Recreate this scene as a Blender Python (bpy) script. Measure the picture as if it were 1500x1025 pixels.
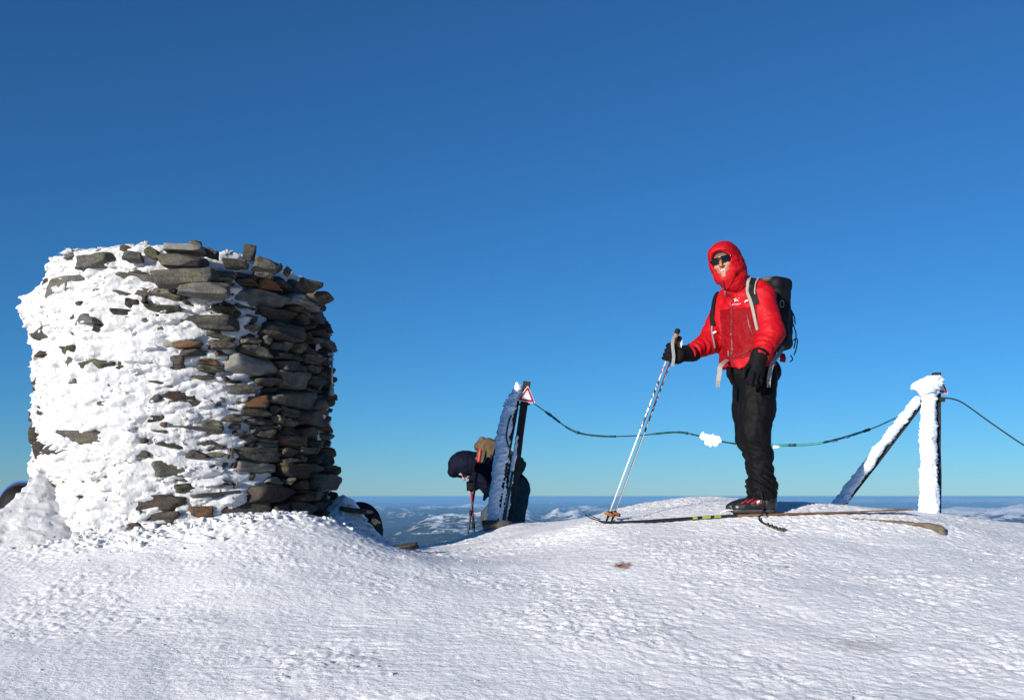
import bpy, bmesh, math, random, time
import numpy as np
from mathutils import Vector, Matrix
from mathutils.bvhtree import BVHTree

T0 = time.time()
sc = bpy.context.scene
C = sc.collection
for o in list(bpy.data.objects):
    bpy.data.objects.remove(o)

# ------------------------------------------------------------------ camera
EYE = 1.5            # camera height above the snow it stands on (m)
F = 1500.0           # focal length in photo pixels (photo 1500 x 1025)
HV = 726.5           # eye level row in the photo
SEA = EYE - 560.0    # sea level
cd = bpy.data.cameras.new('camera'); cam = bpy.data.objects.new('camera', cd); C.objects.link(cam)
cd.sensor_width = 36.0; cd.lens = 36.0; cd.shift_y = (HV - 512.5) / 1500.0
cd.clip_start = 0.05; cd.clip_end = 400000.0
cam.location = (0, 0, EYE); cam.rotation_euler = (math.radians(90), 0, 0)
sc.camera = cam

# ------------------------------------------------------------------ sky and sun
SUN_EL = math.radians(13.5)
sh = np.array([-0.62, -0.785]); sh /= np.linalg.norm(sh)          # where the sun stands, horizontally
SUN = Vector((sh[0]*math.cos(SUN_EL), sh[1]*math.cos(SUN_EL), math.sin(SUN_EL)))
w = bpy.data.worlds.new('World'); sc.world = w; w.use_nodes = True
nt = w.node_tree; nt.nodes.clear()
out = nt.nodes.new('ShaderNodeOutputWorld'); bg = nt.nodes.new('ShaderNodeBackground')
sky = nt.nodes.new('ShaderNodeTexSky'); sky.sky_type = 'NISHITA'; sky.sun_disc = False
sky.sun_elevation = SUN_EL; sky.sun_rotation = math.atan2(sh[0], sh[1])
sky.altitude = 700.0; sky.air_density = 0.9; sky.dust_density = 0.0; sky.ozone_density = 10.0
tc = nt.nodes.new('ShaderNodeTexCoord'); sp = nt.nodes.new('ShaderNodeSeparateXYZ'); cb = nt.nodes.new('ShaderNodeCombineXYZ')
mx = nt.nodes.new('ShaderNodeMath'); mx.operation = 'MAXIMUM'; mx.inputs[1].default_value = 0.004
nt.links.new(tc.outputs['Generated'], sp.inputs[0]); nt.links.new(sp.outputs[0], cb.inputs[0]); nt.links.new(sp.outputs[1], cb.inputs[1])
nt.links.new(sp.outputs[2], mx.inputs[0]); nt.links.new(mx.outputs[0], cb.inputs[2]); nt.links.new(cb.outputs[0], sky.inputs[0])
tint = nt.nodes.new('ShaderNodeMix'); tint.data_type = 'RGBA'; tint.blend_type = 'MULTIPLY'; tint.inputs[0].default_value = 1.0; tint.inputs[7].default_value = (1.20, 1.06, .84, 1)
nt.links.new(sky.outputs[0], tint.inputs[6]); nt.links.new(tint.outputs[2], bg.inputs[0]); bg.inputs[1].default_value = 0.10
nt.links.new(bg.outputs[0], out.inputs[0])

sl = bpy.data.lights.new('sun', 'SUN'); sun = bpy.data.objects.new('sun', sl); C.objects.link(sun)
sl.energy = 4.7; sl.angle = math.radians(0.53); sl.color = (1.0, 0.94, 0.86)
sun.rotation_euler = SUN.to_track_quat('Z', 'Y').to_euler()
sc.view_settings.view_transform = 'Standard'; sc.view_settings.look = 'None'
sc.view_settings.exposure = 0.42; sc.view_settings.gamma = 1.0
sc.view_settings.use_curve_mapping = False
sc.render.engine = 'CYCLES'
sc.cycles.use_denoising = True
sc.cycles.max_bounces = 6; sc.cycles.volume_bounces = 0

# ------------------------------------------------------------------ helpers
def P(u, v, d):
    """world point seen at photo pixel (u, v) and standing d metres away"""
    return np.array([(u - 750.0) / F * d, d, EYE + (HV - v) / F * d])

def tag(o, label=None, cat=None, group=None, kind=None):
    if label: o['label'] = label
    if cat: o['category'] = cat
    if group: o['group'] = group
    if kind: o['kind'] = kind
    return o

def empty(name, loc=(0, 0, 0)):
    o = bpy.data.objects.new(name, None); C.objects.link(o); o.location = loc
    o.empty_display_size = 0.1
    return o

def link(name, me, mats, parent=None):
    o = bpy.data.objects.new(name, me); C.objects.link(o)
    if mats is not None and len(me.materials) == 0:
        for m in (mats if isinstance(mats, (list, tuple)) else [mats]): me.materials.append(m)
    if parent is not None:
        o.parent = parent
        chain = Vector((0, 0, 0)); p = parent
        while p is not None: chain += p.location; p = p.parent
        o.location = -chain            # parts keep world coordinates
    return o

def mesh(name, V, Fc, smooth=True, quads=True):
    V = np.asarray(V, np.float32); me = bpy.data.meshes.new(name)
    if isinstance(Fc, np.ndarray):
        n, k = Fc.shape
        me.vertices.add(len(V)); me.vertices.foreach_set('co', V.ravel())
        me.loops.add(n * k); me.loops.foreach_set('vertex_index', Fc.astype(np.int32).ravel())
        me.polygons.add(n); me.polygons.foreach_set('loop_start', np.arange(0, n * k, k, dtype=np.int32))
        me.polygons.foreach_set('loop_total', np.full(n, k, np.int32))
        me.update(calc_edges=True)
    else:
        me.from_pydata([tuple(x) for x in V], [], Fc); me.update()
    if smooth: me.polygons.foreach_set('use_smooth', np.ones(len(me.polygons), bool))
    return me

# ---- gradient noise ------------------------------------------------------
_rs = np.random.RandomState(7)
_perm = np.concatenate([_rs.permutation(256)] * 3).astype(np.int32)
_g = _rs.normal(size=(256, 3)).astype(np.float32); _g /= np.linalg.norm(_g, axis=1)[:, None]
def noise3(p):
    p = np.asarray(p, np.float32); i = np.floor(p).astype(np.int32); f = p - i; i &= 255
    t = f * f * f * (f * (f * 6 - 15) + 10)
    X, Y, Z = i[:, 0], i[:, 1], i[:, 2]
    def dot(dx, dy, dz):
        h = _perm[_perm[_perm[X + dx] + Y + dy] + Z + dz]
        g = _g[h]
        return g[:, 0] * (f[:, 0] - dx) + g[:, 1] * (f[:, 1] - dy) + g[:, 2] * (f[:, 2] - dz)
    def L(a, b, w): return a + (b - a) * w
    x0 = L(L(dot(0,0,0), dot(1,0,0), t[:,0]), L(dot(0,1,0), dot(1,1,0), t[:,0]), t[:,1])
    x1 = L(L(dot(0,0,1), dot(1,0,1), t[:,0]), L(dot(0,1,1), dot(1,1,1), t[:,0]), t[:,1])
    return L(x0, x1, t[:, 2]) * 1.5
def fbm(p, oct=4, gain=0.5, lac=2.03):
    s = 0; a = 1.0
    for k in range(oct):
        s = s + a * noise3(p + 17.3 * k); a *= gain; p = p * lac
    return s
def ridged(p, oct=4, gain=0.5, lac=2.03):
    s = 0; a = 1.0
    for k in range(oct):
        s = s + a * (1 - 2 * np.abs(noise3(p + 9.1 * k))); a *= gain; p = p * lac
    return s
def billow(p, oct=3, gain=0.5, lac=2.03):
    s = 0; a = 1.0
    for k in range(oct):
        s = s + a * (2 * np.abs(noise3(p + 5.7 * k)) - .55); a *= gain; p = p * lac
    return s
def sstep(a, b, x):
    t = np.clip((x - a) / (b - a), 0, 1); return t * t * (3 - 2 * t)

# ---- implicit surfaces -> mesh (surface nets) ------------------------------
def snet(f, lo, hi, h, detail=None, band=0.05):
    lo = np.array(lo, float); hi = np.array(hi, float)
    n = np.ceil((hi - lo) / h).astype(int) + 1
    ax = [lo[i] + h * np.arange(n[i]) for i in range(3)]
    val = np.empty(n, np.float32)
    step = max(1, int(400000 / (n[1] * n[2])))
    yy, zz = np.meshgrid(ax[1], ax[2], indexing='ij')
    for s in range(0, n[0], step):
        xs = ax[0][s:s + step]
        pts = np.empty((len(xs), n[1] * n[2], 3), np.float32)
        pts[:, :, 0] = xs[:, None]; pts[:, :, 1] = yy.ravel(); pts[:, :, 2] = zz.ravel()
        pts = pts.reshape(-1, 3); v = f(pts).astype(np.float32)
        if detail is not None:
            m = np.abs(v) < band
            if m.any(): v[m] = detail(pts[m], v[m])
        val[s:s + step] = v.reshape(len(xs), n[1], n[2])
    val[0] = val[-1] = np.maximum(np.abs(val[0]), 1e-4) * 0 + 1
    val[:, 0] = 1; val[:, -1] = 1; val[:, :, 0] = 1; val[:, :, -1] = 1
    sg = val < 0
    cnt = np.zeros(np.array(n) - 1, np.int8)
    for a in (0, 1):
        for b in (0, 1):
            for c in (0, 1):
                cnt += sg[a:n[0]-1+a, b:n[1]-1+b, c:n[2]-1+c]
    act = (cnt > 0) & (cnt < 8)
    ijk = np.argwhere(act); idx = np.full(act.shape, -1, np.int32); idx[act] = np.arange(len(ijk))
    pos = np.zeros((len(ijk), 3)); num = np.zeros(len(ijk))
    cor = {}
    for a in (0, 1):
        for b in (0, 1):
            for c in (0, 1):
                cor[a, b, c] = val[ijk[:, 0]+a, ijk[:, 1]+b, ijk[:, 2]+c]
    for k in cor:
        for axn in range(3):
            if k[axn]: continue
            k2 = list(k); k2[axn] = 1; k2 = tuple(k2)
            va, vb = cor[k], cor[k2]; m = (va < 0) != (vb < 0)
            t = np.where(m, va / np.where(m, va - vb, 1), 0)
            q = np.zeros((len(ijk), 3)); q[:] = k; q[:, axn] = t
            pos[m] += q[m]; num[m] += 1
    V = lo + h * (ijk + pos / np.maximum(num, 1)[:, None])
    faces = []
    for axn in range(3):
        sl0 = [slice(None)] * 3; sl1 = [slice(None)] * 3
        sl0[axn] = slice(0, -1); sl1[axn] = slice(1, None)
        d = sg[tuple(sl0)] != sg[tuple(sl1)]
        e = np.argwhere(d); b, c = (axn + 1) % 3, (axn + 2) % 3
        ok = (e[:, b] > 0) & (e[:, c] > 0) & (e[:, b] < n[b]-1) & (e[:, c] < n[c]-1); e = e[ok]
        q = []
        for db, dc in ((1, 1), (0, 1), (0, 0), (1, 0)):
            t = e.copy(); t[:, b] -= db; t[:, c] -= dc
            q.append(idx[t[:, 0], t[:, 1], t[:, 2]])
        q = np.stack(q, 1)
        flip = ~sg[e[:, 0], e[:, 1], e[:, 2]]
        q[flip] = q[flip][:, ::-1]
        faces.append(q)
    Fq = np.concatenate(faces); Fq = Fq[(Fq >= 0).all(1)]
    return V, Fq

def drop_small(V, Fq, least):
    """throw away loose crumbs: components with fewer than `least` vertices"""
    lab = np.arange(len(V))
    for _ in range(400):
        m = lab[Fq].min(1); new = lab.copy()
        for k in range(Fq.shape[1]): np.minimum.at(new, Fq[:, k], m)
        new = new[new]
        if (new == lab).all(): break
        lab = new
    cnt = np.bincount(lab, minlength=len(V)); keep = cnt[lab[Fq[:, 0]]] >= least
    Fq = Fq[keep]; used = np.unique(Fq); mp = np.full(len(V), -1); mp[used] = np.arange(len(used))
    return V[used], mp[Fq]
def seg(p, a, b, ra, rb):
    """tapered capsule"""
    a = np.asarray(a, np.float32); b = np.asarray(b, np.float32); ab = b - a
    t = np.clip(((p - a) @ ab) / (ab @ ab), 0, 1)
    return np.sqrt(((p - a - t[:, None] * ab) ** 2).sum(1)) - (ra + (rb - ra) * t)
def ell(p, c, r, R=None):
    q = p - np.asarray(c, np.float32)
    if R is not None: q = q @ np.asarray(R, np.float32).T      # rows of R = local axes
    r = np.asarray(r, np.float32)
    k = np.sqrt(((q / r) ** 2).sum(1)); k2 = np.sqrt(((q / r ** 2) ** 2).sum(1)) + 1e-9
    return k * (k - 1) / k2
def rbox(p, c, hx, R=None, rad=0.02):
    q = p - np.asarray(c, np.float32)
    if R is not None: q = q @ np.asarray(R, np.float32).T
    q = np.abs(q) - (np.asarray(hx, np.float32) - rad)
    return np.sqrt((np.maximum(q, 0) ** 2).sum(1)) + np.minimum(q.max(1), 0) - rad
def smin(a, b, k):
    h = np.clip(0.5 + 0.5 * (b - a) / k, 0, 1)
    return b + (a - b) * h - k * h * (1 - h)
def smax(a, b, k): return -smin(-a, -b, k)
def frame(f, u):
    """rows: left, front, up"""
    f = np.array(f, float); f /= np.linalg.norm(f); u = np.array(u, float); u = u - f * (u @ f); u /= np.linalg.norm(u)
    return np.stack([np.cross(u, f), f, u])

def sdf_obj(name, f, lo, hi, h, mats, parent=None, detail=None, band=0.05, smooth=True, slot=None):
    V, Fq = snet(f, lo, hi, h, detail, band)
    me = mesh(name, V, Fq, smooth)
    o = link(name, me, mats, parent)
    if slot is not None:
        ctr = V[Fq].mean(1); me.polygons.foreach_set('material_index', slot(ctr).astype(np.int32))
    return o, V, Fq

# ---- swept shapes -----------------------------------------------------------
def sweep(pts, radii, seg_n=10, cap=True, flat=None, twist=None):
    """tube through pts; radii scalar or list; flat=(w,h) gives a ribbon with normal list twist"""
    pts = np.asarray(pts, float); n = len(pts)
    T = np.gradient(pts, axis=0); T /= np.linalg.norm(T, axis=1)[:, None]
    V, Fc = [], []
    N = None
    for i in range(n):
        if twist is not None: nn = np.asarray(twist[i] if np.ndim(twist) == 2 else twist, float)
        else: nn = N if N is not None else (np.array([0, 0, 1.0]) if abs(T[i][2]) < .9 else np.array([1.0, 0, 0]))
        nn = nn - T[i] * (nn @ T[i]); nn /= np.linalg.norm(nn); N = nn
        B = np.cross(T[i], nn)
        if flat is not None:
            wd = flat[0][i] if np.ndim(flat[0]) else flat[0]; ht = flat[1]
            for a, b in ((-1, -1), (1, -1), (1, 1), (-1, 1)):
                V.append(pts[i] + B * a * wd / 2 + nn * b * ht / 2)
        else:
            r = radii[i] if np.ndim(radii) else radii
            for k in range(seg_n):
                an = 2 * math.pi * k / seg_n
                V.append(pts[i] + r * (math.cos(an) * nn + math.sin(an) * B))
    m = 4 if flat is not None else seg_n
    for i in range(n - 1):
        for k in range(m):
            k2 = (k + 1) % m
            Fc.append((i*m+k, i*m+k2, (i+1)*m+k2, (i+1)*m+k))
    if cap:
        Fc.append(tuple(range(m - 1, -1, -1))); Fc.append(tuple((n-1)*m + k for k in range(m)))
    return V, Fc
def tube(name, pts, r, mat, parent=None, seg_n=10, smooth=True, **kw):
    V, Fc = sweep(pts, r, seg_n, **kw)
    me = mesh(name, V, Fc, smooth)
    return link(name, me, mat, parent)
def join_geo(items):
    V, Fc = [], []
    for v, f in items:
        b = len(V); V += list(v); Fc += [tuple(i + b for i in q) for q in f]
    return V, Fc
def box_geo(c, hx, R=None):
    R = np.eye(3) if R is None else np.asarray(R)
    V = [np.asarray(c) + R.T @ (np.array(s) * hx) for s in ((-1,-1,-1),(1,-1,-1),(1,1,-1),(-1,1,-1),(-1,-1,1),(1,-1,1),(1,1,1),(-1,1,1))]
    return V, [(0,3,2,1),(4,5,6,7),(0,1,5,4),(1,2,6,5),(2,3,7,6),(3,0,4,7)]
def bezier(pts, n=24):
    """catmull-rom through points"""
    p = np.asarray(pts, float); p = np.vstack([2*p[0]-p[1], p, 2*p[-1]-p[-2]])
    outp = []
    k = len(p) - 3
    for s in np.linspace(0, k, n):
        i = min(int(s), k - 1); t = s - i
        a, b, c, d = p[i], p[i+1], p[i+2], p[i+3]
        outp.append(0.5 * ((2*b) + (-a+c)*t + (2*a-5*b+4*c-d)*t*t + (-a+3*b-3*c+d)*t**3))
    return np.array(outp)

# ---- materials ---------------------------------------------------------------
class NT:
    def __init__(s, m): s.t = m.node_tree; s.bsdf = s.t.nodes['Principled BSDF']
    def n(s, ty, **kw):
        nd = s.t.nodes.new(ty)
        for k, v in kw.items():
            if k.startswith('i_'): nd.inputs[int(k[2:]) if k[2:].isdigit() else k[2:]].default_value = v
            else: setattr(nd, k, v)
        return nd
    def l(s, a, b): s.t.links.new(a, b)
    def noise(s, scale, detail=6, rough=0.55, vec=None):
        nd = s.n('ShaderNodeTexNoise'); nd.inputs['Scale'].default_value = scale; nd.inputs['Detail'].default_value = detail
        nd.inputs['Roughness'].default_value = rough
        if vec is not None: s.l(vec, nd.inputs['Vector'])
        return nd
    def ramp(s, fac, stops):
        r = s.n('ShaderNodeValToRGB'); e = r.color_ramp.elements
        while len(e) < len(stops): e.new(0.5)
        for el, (p, c) in zip(e, stops):
            el.position = p; el.color = (c, c, c, 1) if np.isscalar(c) else (*c, 1)
        s.l(fac, r.inputs[0]); return r
    def mix(s, fac, a, b):
        m = s.n('ShaderNodeMix', data_type='RGBA')
        if np.isscalar(fac): m.inputs[0].default_value = fac
        else: s.l(fac, m.inputs[0])
        for sock, x in ((m.inputs[6], a), (m.inputs[7], b)):
            if isinstance(x, tuple): sock.default_value = (*x, 1)
            else: s.l(x, sock)
        return m.outputs[2]
    def bump(s, h, strength, dist=0.01, prev=None):
        b = s.n('ShaderNodeBump'); b.inputs['Strength'].default_value = strength; b.inputs['Distance'].default_value = dist
        s.l(h, b.inputs['Height'])
        if prev is not None: s.l(prev, b.inputs['Normal'])
        return b.outputs[0]
    def mapping(s, scale=(1, 1, 1), rot=(0, 0, 0), coord='Object'):
        t = s.n('ShaderNodeTexCoord'); m = s.n('ShaderNodeMapping'); m.inputs['Scale'].default_value = scale; m.inputs['Rotation'].default_value = rot
        s.l(t.outputs[coord], m.inputs[0]); return m.outputs[0]
def new_mat(name, col=(.5, .5, .5), rough=.6, metal=0, spec=None):
    m = bpy.data.materials.new(name); m.use_nodes = True
    b = m.node_tree.nodes['Principled BSDF']
    b.inputs['Base Color'].default_value = (*col, 1); b.inputs['Roughness'].default_value = rough; b.inputs['Metallic'].default_value = metal
    if spec is not None: b.inputs['Specular IOR Level'].default_value = spec
    return m
def plain(name, col, rough=.6, metal=0, var=.25, scale=30, bump=.15, bscale=None, bdist=.004, spec=None):
    """one colour with grain and slight relief"""
    m = new_mat(name, col, rough, metal, spec); t = NT(m)
    vec = t.mapping()
    n1 = t.noise(scale, 5, .6, vec)
    lo = tuple(c * (1 - var) for c in col); hi = tuple(min(1, c * (1 + var)) for c in col)
    r = t.ramp(n1.outputs[0], [(.3, lo), (.7, hi)]); t.l(r.outputs[0], t.bsdf.inputs['Base Color'])
    if bump:
        n2 = t.noise(bscale or scale * 4, 4, .6, vec)
        t.l(t.bump(n2.outputs[0], bump, bdist), t.bsdf.inputs['Normal'])
    return m
# ================================================================== materials of the setting
def snow_material(name, fine=1.0, streak=True, stains=False, alb=1.0):
    m = new_mat(name, (.86, .875, .9), .55, spec=.35); t = NT(m)
    vec = t.mapping((1, 1, 1)); vs = t.mapping((28, 80, 60), (0, 0, -.70)) if streak else t.mapping((34, 80, 110), (0, .25, .55))
    n1 = t.noise(1.0, 5, .66, vs)
    n2 = t.noise(210, 4, .65, vec)
    n3 = t.noise(38, 5, .6, vec)
    b = t.bump(n1.outputs[0], .45 * fine, .012)
    b = t.bump(n3.outputs[0], .50 * fine, .014, b)
    b = t.bump(n2.outputs[0], .45 * fine, .004, b)
    t.l(b, t.bsdf.inputs['Normal'])
    n4 = t.noise(3.2, 4, .6, vec)
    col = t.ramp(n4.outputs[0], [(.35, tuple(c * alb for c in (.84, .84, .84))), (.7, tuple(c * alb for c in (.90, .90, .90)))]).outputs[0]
    if stains:
        sp = t.n('ShaderNodeSeparateXYZ'); tcn = t.n('ShaderNodeTexCoord'); t.l(tcn.outputs['Object'], sp.inputs[0])
        for (cx, cy, rx, ry, c, am) in stains:
            mp = t.n('ShaderNodeMapping'); mp.inputs['Scale'].default_value = (1/rx, 1/ry, 0); mp.inputs['Location'].default_value = (-cx/rx, -cy/ry, 0)
            t.l(tcn.outputs['Object'], mp.inputs[0])
            ln = t.n('ShaderNodeVectorMath', operation='LENGTH'); t.l(mp.outputs[0], ln.inputs[0])
            nz = t.noise(30, 5, .7, vec)
            ad = t.n('ShaderNodeMath', operation='MULTIPLY_ADD'); ad.inputs[1].default_value = 2.4; t.l(nz.outputs[0], ad.inputs[0]); t.l(ln.outputs['Value'], ad.inputs[2])
            r = t.ramp(ad.outputs[0], [(.0, am), (.999, am)])
            mr = t.n('ShaderNodeMapRange'); mr.inputs[1].default_value = 1.92; mr.inputs[2].default_value = 1.55; mr.inputs[3].default_value = 0; mr.inputs[4].default_value = am
            t.l(ad.outputs[0], mr.inputs[0])
            col = t.mix(mr.outputs[0], col, c)
    t.l(col, t.bsdf.inputs['Base Color'])
    t.bsdf.inputs['Subsurface Weight'].default_value = 0.0
    return m

M_RIMEP = snow_material('post_rime_shade_tint', .55, False, False, .97)
for n_ in M_RIMEP.node_tree.nodes:
    if n_.type == 'VALTORGB':
        for e_ in n_.color_ramp.elements: e_.color = (e_.color[0] * .90, e_.color[1] * .99, min(1, e_.color[2] * 1.10), 1)  # post rime tinted blue: the blue of shade is put into its colour
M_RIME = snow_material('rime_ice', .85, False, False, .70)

# ================================================================== the snowy summit
ctrl = []
def cp(u, v, d): ctrl.append(P(u, v, d))
for x in (-5, -2.5, 0, 2.5, 5):
    for y in (0, 1.5, 3):
        ctrl.append(np.array([x, y, .188 * y]))
for x in (-4.0, -2.2, -.5):
    for y in (4.2, 5.2): ctrl.append(np.array([x, y, .188 * y - .02]))
for x in (1.0, 2.4, 4.0):
    for y in (4.2, 5.2): ctrl.append(np.array([x, y, .188 * y + .01]))
# foot of the cairn
for u, v, d in ((60, 790, 6.6), (150, 792, 6.25), (265, 786, 6.25), (400, 778, 6.3), (500, 772, 6.7), (-60, 772, 7.0), (-150, 770, 7.4),
                (60, 770, 7.4), (540, 790, 6.9), (600, 805, 7.0), (480, 768, 7.5), (265, 772, 8.2),
                # shaded dip right of the cairn, saddle and crest to the left post
                (585, 800, 7.8), (640, 800, 7.9), (600, 838, 9.4), (650, 830, 9.6), (560, 830, 9.6), (690, 783, 8.6), (720, 769, 8.9), (760, 766, 9.0), (800, 766, 8.8), (845, 762, 8.3),
                (660, 818, 6.6), (740, 800, 7.1), (800, 800, 6.9),
                # the skier's mound
                (870, 766, 7.15), (960, 762, 7.1), (1050, 756, 7.1), (1105, 754, 7.1), (1200, 752, 7.15), (1320, 752, 7.2), (1040, 775, 6.75), (1150, 778, 6.72), (1260, 776, 6.72), (930, 790, 6.5),
                (900, 754, 7.9), (930, 743, 8.4), (980, 733, 8.7), (1030, 729.5, 8.7), (1080, 731, 8.6), (1130, 737, 8.5), (1200, 743, 8.4), (1280, 745, 8.4), (1340, 748, 8.5), (1390, 752, 8.5), (1450, 761, 8.3), (1500, 768, 8.2), (1560, 776, 8.1),
                (1390, 785, 6.7), (1500, 795, 6.7), (1400, 768, 7.4)):
    cp(u, v, d)
# behind the crest the ground falls away
for u, d, dz in ((300, 10, -.55), (600, 11, -1.0), (700, 11.2, -.88), (760, 11.2, -.88), (850, 10.6, -.55), (1000, 10.4, -.42), (1150, 10.4, -.5), (1300, 10.2, -.42), (1450, 10.2, -.7), (1600, 10, -.8),
                 (0, 10, -.5), (-200, 9.6, -.8), (700, 13, -1.7), (1000, 13, -1.6), (1300, 13, -1.5), (300, 13, -1.7), (1600, 13, -2.0), (0, 13, -2)):
    p = P(u, HV, d); p[2] += dz; ctrl.append(p)
ctrl = np.array(ctrl)
def _phi(r2): return np.where(r2 > 1e-12, .5 * r2 * np.log(np.maximum(r2, 1e-12)), 0)
_n = len(ctrl); _A = np.zeros((_n + 3, _n + 3)); _d2 = ((ctrl[:, None, :2] - ctrl[None, :, :2]) ** 2).sum(2)
_A[:_n, :_n] = _phi(_d2) + np.eye(_n) * 0.01; _A[:_n, _n] = 1; _A[:_n, _n+1:] = ctrl[:, :2]; _A[_n, :_n] = 1; _A[_n+1:, :_n] = ctrl[:, :2].T
_wt = np.linalg.solve(_A, np.concatenate([ctrl[:, 2], [0, 0, 0]]))
CAIRN = P(277, HV, 7.5)[:2]; CR = 1.035
def ground(x, y):
    """broad height of the snow"""
    x = np.atleast_1d(np.asarray(x, float)); y = np.atleast_1d(np.asarray(y, float))
    z = np.full(x.shape, _wt[_n]) + _wt[_n+1] * x + _wt[_n+2] * y
    for k in range(_n): z += _wt[k] * _phi((x - ctrl[k, 0]) ** 2 + (y - ctrl[k, 1]) ** 2)
    r = np.hypot(x - .5, y - 6.0); wf = 1 - sstep(6.8, 12, r)
    far = EYE - 1.6 - .36 * (r - 8) - 8 * sstep(60, 900, r) + 18 * sstep(20, 300, r) * noise3(np.stack([x / 90, y / 90, 0 * x], 1))
    return z * wf + far * (1 - wf)
def gz(x, y): return float(ground(x, y)[0])

def gp(u, v):
    """where the line of sight through (u, v) meets the snow"""
    d = np.linspace(2.5, 9.5, 1400); r_ = np.array([P(u, v, x) for x in d]); k_ = np.argmax(r_[:, 2] < ground(r_[:, 0], r_[:, 1])); return r_[k_]
st1 = gp(913, 831); st2 = gp(1268, 945); st3 = gp(1152, 832)
M_SNOW = snow_material('wind_crusted_snow', 1.0, True, [(st1[0], st1[1], .075, .13, (.33, .13, .08), .9), (st2[0], st2[1], .26, .17, (.5, .47, .43), .45), (st3[0], st3[1], .02, .04, (.33, .15, .09), .8)])
def axis(lo, hi, step, far, grow=1.22):
    a = list(np.arange(lo, hi, step)); s = step
    b, t = [], lo
    while t > -far: s *= grow; t -= s; b.append(t)
    s = step; c, t = [], a[-1]
    while t < far: s *= grow; t += s; c.append(t)
    return np.array(b[::-1] + a + c)
GX = axis(-4.6, 4.6, .0118, 1900); GY = axis(3.0, 9.2, .0118, 1900)
gx, gy = np.meshgrid(GX, GY, indexing='ij'); fx, fy = gx.ravel(), gy.ravel()
gzv = ground(fx, fy)
near = ((fx > -6) & (fx < 6) & (fy > 1) & (fy < 11))
q = np.stack([fx[near], fy[near]], 1)
def N2(sx, sy, ang=0., o=0.):
    c, s = math.cos(ang), math.sin(ang)
    return np.stack([(q[:, 0]*c + q[:, 1]*s) * sx, (-q[:, 0]*s + q[:, 1]*c) * sy, np.full(len(q), o)], 1)
rough_m = sstep(-.25, .45, fbm(N2(1.1, 1.5, 0, 5.), 3))                     # crusty patches
rgt = sstep(-.9, .9, q[:, 0] + .5 * noise3(N2(.7, .7, 0, 40.)))                # sastrugi on the right, granular crust on the left
dz = .020 * fbm(N2(.9, 1.1, .1), 3)
dz += .0045 * (1 - .5 * rgt) * fbm(N2(5, 4, .3, 3.), 3)
cl = fbm(N2(20, 15, .2, 8.), 3)
dz += (.0020 + .0052 * rough_m * (1 - .35 * rgt)) * billow(N2(21, 15, .1, 1.), 3, .6)
dz -= .014 * rough_m * np.maximum(-cl - .32, 0)
dz += rgt * (.0032 + .0030 * rough_m) * ridged(N2(8.5, 27, -.70, 2.), 3, .55)
dz += rgt * .0022 * fbm(N2(14, 44, -.62, 6.), 2)
dz += (1 - rgt) * .0030 * ridged(N2(3.5, 22, -.10, 12.), 2) * sstep(.1, .5, fbm(N2(.8, 1.0, 0, 15.), 2))
# rubble of fallen rime round the foot of the cairn
rc = np.hypot(q[:, 0] - CAIRN[0], q[:, 1] - CAIRN[1])
m_r = sstep(.62, .12, rc - CR + .16 * fbm(N2(2.2, 2.2, 0, 11.), 2)) * sstep(-1.6, -.9, q[:, 0] - CAIRN[0] + .0)
lump = 1 - np.abs(fbm(N2(11, 12, 0, 21.), 2)); lump2 = 1 - np.abs(noise3(N2(24, 24, 0, 31.)))
right = sstep(-.7, .3, q[:, 0] - CAIRN[0])
dz += m_r * (.02 + .025 * right) * (np.maximum(lump - .25, 0)) + m_r * .020 * (lump2 - .5)
# low drift on the right of the cairn, at the sitters' feet
dz += .25 * np.exp(-(((q[:, 0] + 1.25) / .19) ** 2 + ((q[:, 1] - 7.74) / .24) ** 2))
for (x0, y0, x1, y1, wd_, dp_) in ((-.9, 3.0, .9, 5.6, .022, .004), (-.78, 3.0, 1.05, 5.6, .022, .004), (2.9, 3.2, 1.1, 6.2, .03, .003), (-3.4, 4.2, .3, 4.6, .02, .003)):
    tx, ty = x1 - x0, y1 - y0; Lt = math.hypot(tx, ty); tt = ((q[:, 0] - x0) * tx + (q[:, 1] - y0) * ty) / Lt ** 2
    off = ((q[:, 0] - x0) * ty - (q[:, 1] - y0) * tx) / Lt + .03 * np.sin(tt * 5)
    dz -= dp_ * np.exp(-(off / wd_) ** 4) * sstep(0, .15, tt) * sstep(1, .7, tt) * sstep(-.2, .3, noise3(N2(2, 2, 0, 51.)))     # old ski tracks, half blown over
gzv[near] += dz
GRID_Z = gzv.reshape(gx.shape)
def surf(x, y):
    i = min(max(np.searchsorted(GX, x) - 1, 0), len(GX) - 2); j = min(max(np.searchsorted(GY, y) - 1, 0), len(GY) - 2)
    a = (x - GX[i]) / (GX[i+1] - GX[i]); b = (y - GY[j]) / (GY[j+1] - GY[j])
    Z = GRID_Z
    return float(Z[i, j]*(1-a)*(1-b) + Z[i+1, j]*a*(1-b) + Z[i, j+1]*(1-a)*b + Z[i+1, j+1]*a*b)
ii, jj = np.meshgrid(np.arange(len(GX) - 1), np.arange(len(GY) - 1), indexing='ij'); ii, jj = ii.ravel(), jj.ravel(); nY = len(GY)
Fq = np.stack([ii*nY + jj, (ii+1)*nY + jj, (ii+1)*nY + jj + 1, ii*nY + jj + 1], 1)
gnd = link('snow_ground', mesh('snow_ground', np.stack([fx, fy, gzv], 1), Fq), M_SNOW)
tag(gnd, 'wind crusted white snow covering the summit', 'snow', kind='structure')
print('ground', round(time.time() - T0, 1))

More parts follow.
